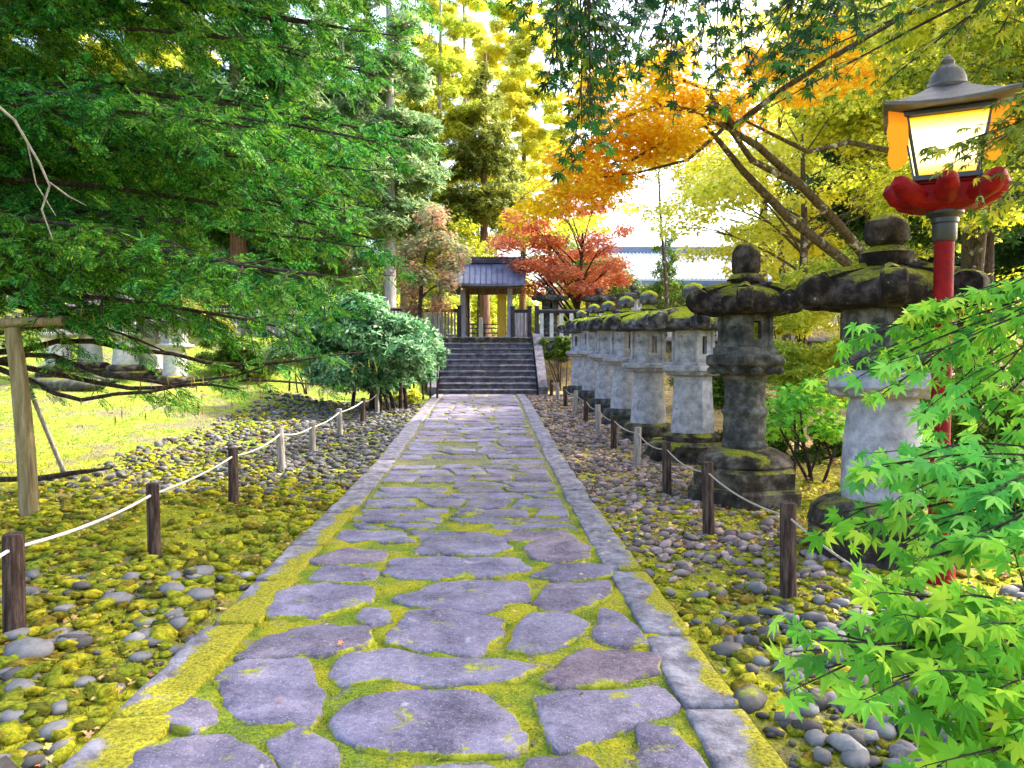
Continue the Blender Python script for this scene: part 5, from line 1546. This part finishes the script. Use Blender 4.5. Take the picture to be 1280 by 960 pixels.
# ---- near maple sprays (real branches of trees rooted outside the frame)
def maple_spray(name, label, root, targets, T, size, mat, bark, n_pair=8, seed=1, hang=.25, face=(0, -.6, .8), r0=.012, spread=.16, subt=3, trunk=None):
    """root: fork point list; targets: list of (point, source index)"""
    random.seed(seed)
    t = thing(name, label, 'branch' if trunk is None else 'tree', trunk or root[0])
    br = MB(); P, X, Nn, S = [], [], [], []
    if trunk is not None:
        tb_ = Vector(trunk)
        br.tube(bezier(tb_, Vector((tb_.x, tb_.y, root[0].z * .6)), root[0], 8), [.06 * (1 - .6 * i / 8) for i in range(9)], 10, jit=.06)
        for q in root[1:]: br.tube(bezier(root[0], (root[0] + q) / 2 + Vector((.1, 0, .15)), q, 8), [.024 * (1 - .5 * i / 8) for i in range(9)], 8, jit=.06)
    for e, si in targets:
        s = root[si]; mid = s.lerp(e, .55) + Vector((random.uniform(-.1, .1), random.uniform(-.1, .1), random.uniform(.05, .2)))
        n = 12; pts = bezier(s, mid, e, n)
        br.tube(pts, [r0 * (1 - .82 * j / n) + .0012 for j in range(n + 1)], 6)
        subs = [(pts[k], None) for k in range(n // 2, n + 1)]
        for k in range(subt):
            j = random.randint(n // 2, n - 1); d = (pts[j + 1] - pts[j]).normalized()
            q = pts[j] + (d + Vector((random.uniform(-.8, .8), random.uniform(-.8, .8), random.uniform(-.5, .3)))).normalized() * random.uniform(.6, 1.3) * spread * 1.4
            br.tube([pts[j], q], [.0028, .001], 4)
            for v in (.4, .75, 1): subs.append((pts[j].lerp(q, v), (q - pts[j]).normalized()))
        for p, d in subs:
            if d is None: d = (e - s).normalized()
            sd = d.cross(Vector((0, 0, 1))).normalized()
            for sg in (-1, 1):
                if random.random() < .12: continue
                dd = (d * random.uniform(.2, .9) + sd * sg * random.uniform(.4, 1) + Vector((0, 0, random.uniform(-.7, 0) * hang * 3))).normalized()
                o = p + dd * random.uniform(.012, .03)
                P.append(o[:]); X.append(dd[:]); S.append(size * random.uniform(.7, 1.15))
                Nn.append((face[0] + random.gauss(0, .3), face[1] + random.gauss(0, .3), face[2] + random.gauss(0, .3)))
                br.tube([p, o], [.0012, .0008], 3)
    br.build('twigs', bark, t, True)
    X = np.array(X); Nn = np.array(Nn); x = unit(X); y = unit(np.cross(Nn, x)); z = np.cross(x, y)
    Rm, P_, S_ = np.stack([x, y, z], 2), np.array(P), np.array(S) * RNG.uniform(.8, 1.2, len(P)); parts = []
    for q in range(4):
        parts.append(scatter(T[q % len(T)], P_[q::4], Rm[q::4], S_[q::4]))
    V, Fs = merge(parts); np_mesh('leaves', V, Fs, mat, t)
    return t

# right foreground: bright green sprays reaching in from the right
rt = [at(1500, 330, 2.5), at(1480, 620, 2.2), at(1450, 900, 1.8)]
tg = []
random.seed(31)
for px, py, D in [(1060, 425, 2.7), (1075, 470, 2.6), (1130, 405, 2.7), (1190, 375, 2.7), (1250, 365, 2.6), (1020, 470, 3.0), (1150, 450, 2.5), (1210, 430, 2.5), (1265, 420, 2.4),
                  (1180, 500, 2.5), (1240, 480, 2.4), (1160, 530, 2.6), (1220, 540, 2.4), (1275, 520, 2.3), (1110, 440, 2.7), (1250, 560, 2.4), (1100, 495, 2.8), (1270, 460, 2.4)]:
    tg.append((at(px, py, D), 0))
for px, py, D in [(1080, 590, 2.2), (1055, 640, 2.2), (1120, 600, 2.2), (1150, 570, 2.3), (1190, 590, 2.1), (1075, 660, 2.1), (1130, 680, 2.0), (1170, 650, 2.0), (1215, 610, 2.1), (1230, 650, 2.0), (1270, 600, 2.0),
                  (1110, 720, 1.9), (1160, 700, 1.9), (1205, 690, 1.9), (1250, 700, 1.8), (1140, 560, 2.4)]:
    tg.append((at(px, py, D), 1))
for px, py, D in [(1020, 800, 1.55), (1075, 760, 1.7), (1130, 740, 1.7), (1035, 835, 1.55), (1090, 810, 1.6), (1120, 850, 1.5), (1150, 780, 1.6), (1190, 750, 1.6), (1240, 760, 1.6), (1170, 830, 1.5),
                  (1220, 810, 1.5), (1270, 790, 1.5), (1140, 890, 1.5), (1200, 870, 1.45), (1250, 860, 1.4), (1190, 930, 1.5), (1240, 940, 1.4), (1275, 900, 1.4)]:
    tg.append((at(px, py, D), 2))
maple_spray('maple_sapling', 'bright green maple with palmate leaves spilling in at the lower right corner', rt, tg, NEARL, .088, LM['maple_bright'], M['bark_dark'], seed=3,
            hang=.35, face=(-.15, -.75, .65), r0=.0042, spread=.13, subt=3, trunk=(2.6, 1.6, gz(2.6, 1.6) - .05))
# a few olive leaves in front of the lamp
rt2 = [at(1420, 120, 3.6)]
tg2 = [(at(px, py, D), 0) for px, py, D in [(1175, 215, 3.6), (1160, 195, 3.7), (1210, 205, 3.5), (1235, 170, 3.5), (1250, 215, 3.4), (1270, 250, 3.4), (1265, 190, 3.3), (1255, 150, 3.5), (1240, 265, 3.6), (1275, 120, 3.4)]]
maple_spray('maple_branch', 'olive green maple sprig hanging in front of the glowing lamp', rt2, tg2, NEARL, .085, LM['maple_olive'], M['bark_dark'], seed=4, face=(0, -.5, .8), r0=.005, subt=2)
# dark green maple boughs overhead
rt3 = [at(1150, -140, 3.4), at(900, -180, 3.4), at(720, -160, 3.2)]
tg3 = []
random.seed(33)
for px, py in [(660, 20), (690, 50), (710, 100), (730, 150), (715, 180), (745, 120), (760, 60), (700, 10), (740, 20), (780, 30), (725, 165), (750, 175), (690, 90), (765, 95)]:
    tg3.append((at(px + random.uniform(-8, 8), py, random.uniform(3.2, 3.9)), 2))
for px, py in [(800, 60), (840, 100), (870, 60), (900, 90), (830, 40), (880, 30), (930, 60), (860, 20), (800, 20), (910, 30), (820, 80), (780, 70)]:
    tg3.append((at(px + random.uniform(-8, 8), py, random.uniform(3.2, 4.0)), 1))
for px, py in [(940, 90), (970, 105), (1000, 80), (960, 40), (1020, 60), (1040, 20), (990, 20), (980, 70), (1080, 10)]:
    tg3.append((at(px + random.uniform(-8, 8), py, random.uniform(3.2, 4.0)), 0))
maple_spray('maple_branch', 'dark green maple boughs hanging across the top centre', rt3, tg3, FLATL, .074, LM['maple_dark'], M['bark_dark'], seed=5, face=(0, -.75, .65), r0=.006, spread=.19, subt=6, hang=.1)
# thin dark diagonal branch top right
rt4 = [at(1330, -60, 5.0)]
tg4 = [(at(px, py, D), 0) for px, py, D in [(1100, 110, 5.2), (960, 135, 5.6), (1060, 30, 5.0), (1180, 60, 5.0), (1250, 40, 5.0), (1130, 20, 5.2), (1010, 70, 5.6)]]
maple_spray('maple_branch', 'slender dark maple branch crossing the top right corner', rt4, tg4, NEARL, .10, LM['maple_olive'], M['bark_dark'], seed=6, face=(0, -.3, .9), r0=.014, spread=.3, subt=5)

# ================================================================== GROUND LITTER
def in_strip(n, x0, x1, y0, y1, power=1.0):
    u = RNG.uniform(0, 1, n) ** power
    return RNG.uniform(x0, x1, n), y0 + (y1 - y0) * u

def merge_templates(l): return l[0]
def pebbles(name, n, x0, x1, y0, y1, smin, smax, mat, label, dens=None, power=1.6, T=None, sink=.25, flat=1.0):
    x, y = in_strip(n, x0, x1, y0, y1, power)
    if dens is not None:
        k = RNG.uniform(0, 1, n) < dens(x, y); x, y = x[k], y[k]
    s = RNG.uniform(0, 1, len(x)) ** 3 * (smax * 1.25 - smin * .7) + smin * .7
    z = ground_z(x, y) + s * (.5 * .6 - sink * .6)
    nrm = np.tile([0, 0, 1.0], (len(x), 1)) + RNG.normal(scale=.22, size=(len(x), 3))
    S3 = np.stack([s * RNG.uniform(.9, 1.4, len(x)), s * RNG.uniform(.7, 1.1, len(x)), s * RNG.uniform(.7, 1.1, len(x)) * flat], 1)
    T = T or merge_templates([ico(1, .20, .58)])
    o = scatter_mesh(name, T, np.stack([x, y, z], 1), frames(nrm), S3, mat, None, shade=(name != 'gravel'))
    return tag(o, label, 'gravel', kind='stuff')

away_l = lambda x, y: (x < PX0 - .04)
# moss covered pebbles both sides
pebbles('moss_cushions', 9000, -5.5, PX0 - .05, 2.2, 9.6, .05, .13, M['pebble_moss'], 'yellow-green moss cushions over the stones left of the path',
        lambda x, y: .35 + .65 * (vnoise(x * 1.2, y * 1.2, 41) > .35), sink=.30, flat=.8)
pebbles('moss_cushions', 8000, PX1 + .04, 5.0, 2.2, 9.5, .04, .11, M['pebble_moss'], 'yellow-green moss cushions over the stones right of the path',
        lambda x, y: (.25 + .6 * (vnoise(x * 1.3, y * 1.3, 43) > .4)) * (1 - .5 * (y > 6.8)), sink=.30, flat=.8)
# grey cobbles
pebbles('gravel', 2600, -4.6, PX0 - .04, 2.2, 5.6, .05, .13, M['pebble'], 'small grey stones among the moss in the lower left corner',
        lambda x, y: np.where(vnoise(x * 1.5, y * 1.5, 51) > .50, .8, .12), sink=.15)
pebbles('gravel', 4500, -5.6, PX0 - .02, 8.0, 20.0, .05, .11, M['pebble_moss'], 'mossy stones mixed into the grey gravel band at left',
        lambda x, y: smooth(-7.5, -4.2, x) * (vnoise(x * 1.4, y * 1.4, 77) > .42), power=1.0, sink=.2)
pebbles('gravel', 11000, -5.6, PX0 - .02, 8.2, 20.0, .045, .125, M['pebble'], 'wide band of grey gravel left of the path beyond the moss',
        lambda x, y: smooth(8.2, 10.5, y + .8 * vnoise(x, y, 5)) * np.where(x < -3.2 - .10 * (y - 9), .45, 1) * smooth(-7.5, -4.2, x), power=1.0, sink=.2)
pebbles('gravel', 3600, PX1 + .03, 4.2, 2.2, 5.2, .045, .12, M['pebble'], 'grey pebbles at the lower right below the maple leaves',
        lambda x, y: np.where((vnoise(x * 1.6, y * 1.6, 53) > .42), .9, .25) * (1 - .6 * smooth(3.8, 5.2, y)), sink=.15)
pebbles('gravel', 8000, PX1 + .02, 2.9, 4.6, 23.0, .04, .11, M['pebble_brown'], 'brownish stones and bark chips between the right kerb and the lanterns',
        lambda x, y: smooth(4.6, 6.6, y) * np.where(vnoise(x * 1.1, y * 1.1, 55) > .35, 1, .35), power=1.2, sink=.2)
# fallen leaves
def litter(name, n, x0, x1, y0, y1, size, mat, label, dens=None, zf=None, power=1.3):
    x, y = in_strip(n, x0, x1, y0, y1, power)
    if dens is not None: k = RNG.uniform(0, 1, n) < dens(x, y); x, y = x[k], y[k]
    z = (zf(x, y) if zf else ground_z(x, y)) + RNG.uniform(.015, .045, len(x))
    nrm = np.tile([0, 0, 1.0], (len(x), 1)) + RNG.normal(scale=.3, size=(len(x), 3))
    o = scatter_mesh(name, LEAF5, np.stack([x, y, z], 1), frames(nrm), size * RNG.uniform(.6, 1.2, len(x)), mat)
    return tag(o, label, 'leaves', kind='stuff')
LM['fallen'] = mat_leaf('fallen_leaves', G_((0, (.14, .07, .04)), (.35, (.38, .18, .09)), (.7, (.60, .38, .16)), (.9, (.72, .56, .10)), (1, (.60, .16, .10))), .2)
LM['fallen_yellow'] = mat_leaf('fallen_yellow_leaves', G_((0, (.50, .30, .04)), (.5, (.76, .58, .04)), (1, (.80, .68, .12))), .2)
litter('fallen_leaves', 7500, PX1, 5.5, 4.5, 24, .062, LM['fallen'], 'brown and orange fallen leaves scattered right of the path', lambda x, y: .3 + .7 * smooth(5, 7, y))
litter('fallen_leaves', 3800, 3.0, 7.5, 5.6, 12, .065, LM['fallen_yellow'], 'yellow fallen leaves lying on the moss bed behind the lanterns', power=1.0)
litter('fallen_leaves', 420, PX0 + .05, PX1, 2.6, 22, .045, LM['fallen'], 'few small leaves fallen on the flagstones', zf=lambda x, y: path_z(y) + .045,
       dens=lambda x, y: .25 + .75 * smooth(.3, 1.0, x))
# tiny grass tufts in the moss
def tufts(n, x0, x1, y0, y1, label, mat, h=.05, zf=None, dens=None, nm='moss_tufts'):
    x, y = in_strip(n, x0, x1, y0, y1, 1.5)
    if dens is not None: k = RNG.uniform(0, 1, n) < dens(x, y); x, y = x[k], y[k]
    z = (zf(x, y) if zf else ground_z(x, y)) - .004
    fw = np.tile([0, 0, 1.0], (len(x), 1)) + RNG.normal(scale=.55, size=(len(x), 3))
    o = scatter_mesh(nm, leaf_oval(1, .16), np.stack([x, y, z], 1), frames(RNG.normal(size=(len(x), 3)), fw), h * RNG.uniform(.5, 1.2, len(x)), mat)
    return tag(o, label, 'moss', kind='stuff')
LM['tuft'] = mat_leaf('moss_blades', G_((0, (.08, .14, .015)), (.5, (.28, .32, .02)), (1, (.54, .50, .03))), .35)
LM['tuft_green'] = mat_leaf('joint_moss_blades', G_((0, (.03, .10, .015)), (.5, (.13, .26, .02)), (1, (.34, .38, .03))), .35)
tufts(42000, -5.5, PX0 - .02, 2.2, 10.5, 'short moss blades over the ground left of the path', LM['tuft'], .035)
tufts(30000, PX1 + .02, 5.5, 2.2, 9, 'short moss blades over the ground right of the path', LM['tuft'], .032)
tufts(30000, PX0 + .28, PX1 - .27, 2.3, 7.2, 'green moss sprouting in the joints between flagstones', LM['tuft_green'], .030, zf=lambda x, y: path_z(y) + .004)

tufts(26000, -16, -3.4, 10, 22, 'short grass of the lawn at left', LM['tuft'], .075, nm='grass', dens=lambda x, y: smooth(-4.4, -6.5, x + (y - 12) * .1))
litter('fallen_leaves', 1500, PX0 - 4, PX0, 2.6, 10, .05, LM['fallen'], 'small brown leaves caught in the moss left of the path', power=1.3)
litter('fallen_leaves', 1500, -14, -2.5, 9, 22, .085, LM['fallen'], 'brown leaves strewn over the lawn at left', power=1.0)
# individually placed bare cobbles
CB = [ico(2, .07, .62) for _ in range(4)]
random.seed(37)
cob = []
for i, (px, py, sz) in enumerate([(37, 812, 52), (90, 795, 34), (215, 735, 30), (250, 740, 30), (182, 790, 30), (25, 855, 36), (15, 888, 34), (75, 905, 40), (145, 745, 32), (250, 712, 30), (218, 718, 24), (140, 855, 26), (75, 875, 26),
                                   (22, 790, 28), (205, 780, 20), (105, 845, 22), (175, 815, 22), (12, 835, 24)]):
    cob.append((px, py, sz, 'smooth grey cobble lying bare among the mossy stones at lower left', 'bare cobbles at lower left'))
for i, (px, py, sz) in enumerate([(1045, 870, 34), (1100, 905, 40), (1020, 915, 30), (1070, 940, 38), (1135, 930, 32), (985, 830, 30), (1040, 795, 36), (1075, 765, 26), (1010, 880, 26), (990, 855, 24), (1150, 950, 34), (950, 820, 22), (1120, 870, 24)]):
    cob.append((px, py, sz, 'smooth grey cobble lying bare among the pebbles at lower right', 'bare cobbles at lower right'))
for px, py, sz, lb, grp in cob:
    (x, y), = to_ground([(px, py), (px, py), (px, py)])[:1]
    s = sz / 950 * y * 1.05
    V, Fs = random.choice(CB)
    a = random.uniform(0, 6.28); ca, sa = math.cos(a), math.sin(a)
    W_ = V * np.array([s * 1.2, s * .9, s * .9]); W_ = np.stack([W_[:, 0] * ca - W_[:, 1] * sa, W_[:, 0] * sa + W_[:, 1] * ca, W_[:, 2]], 1)
    o = np_mesh('cobble', W_, Fs, M['pebble'], None, shade=True); o.location = (x, y, gz(x, y) + s * .14)
    tag(o, lb, 'cobble', grp)

# fallen branch on the left moss
b = MB(); b.tube([at(-20, 600, 9.4), at(50, 598, 9.3), at(100, 590, 9.2), at(140, 585, 9.3)], [.03, .035, .03, .012], 8, jit=.1)
for v in b.v: pass
o = b.build('fallen_branch', M['bark_dark'], None, True)
tag(o, 'dark fallen branch lying on the moss behind the support pole', 'branch')
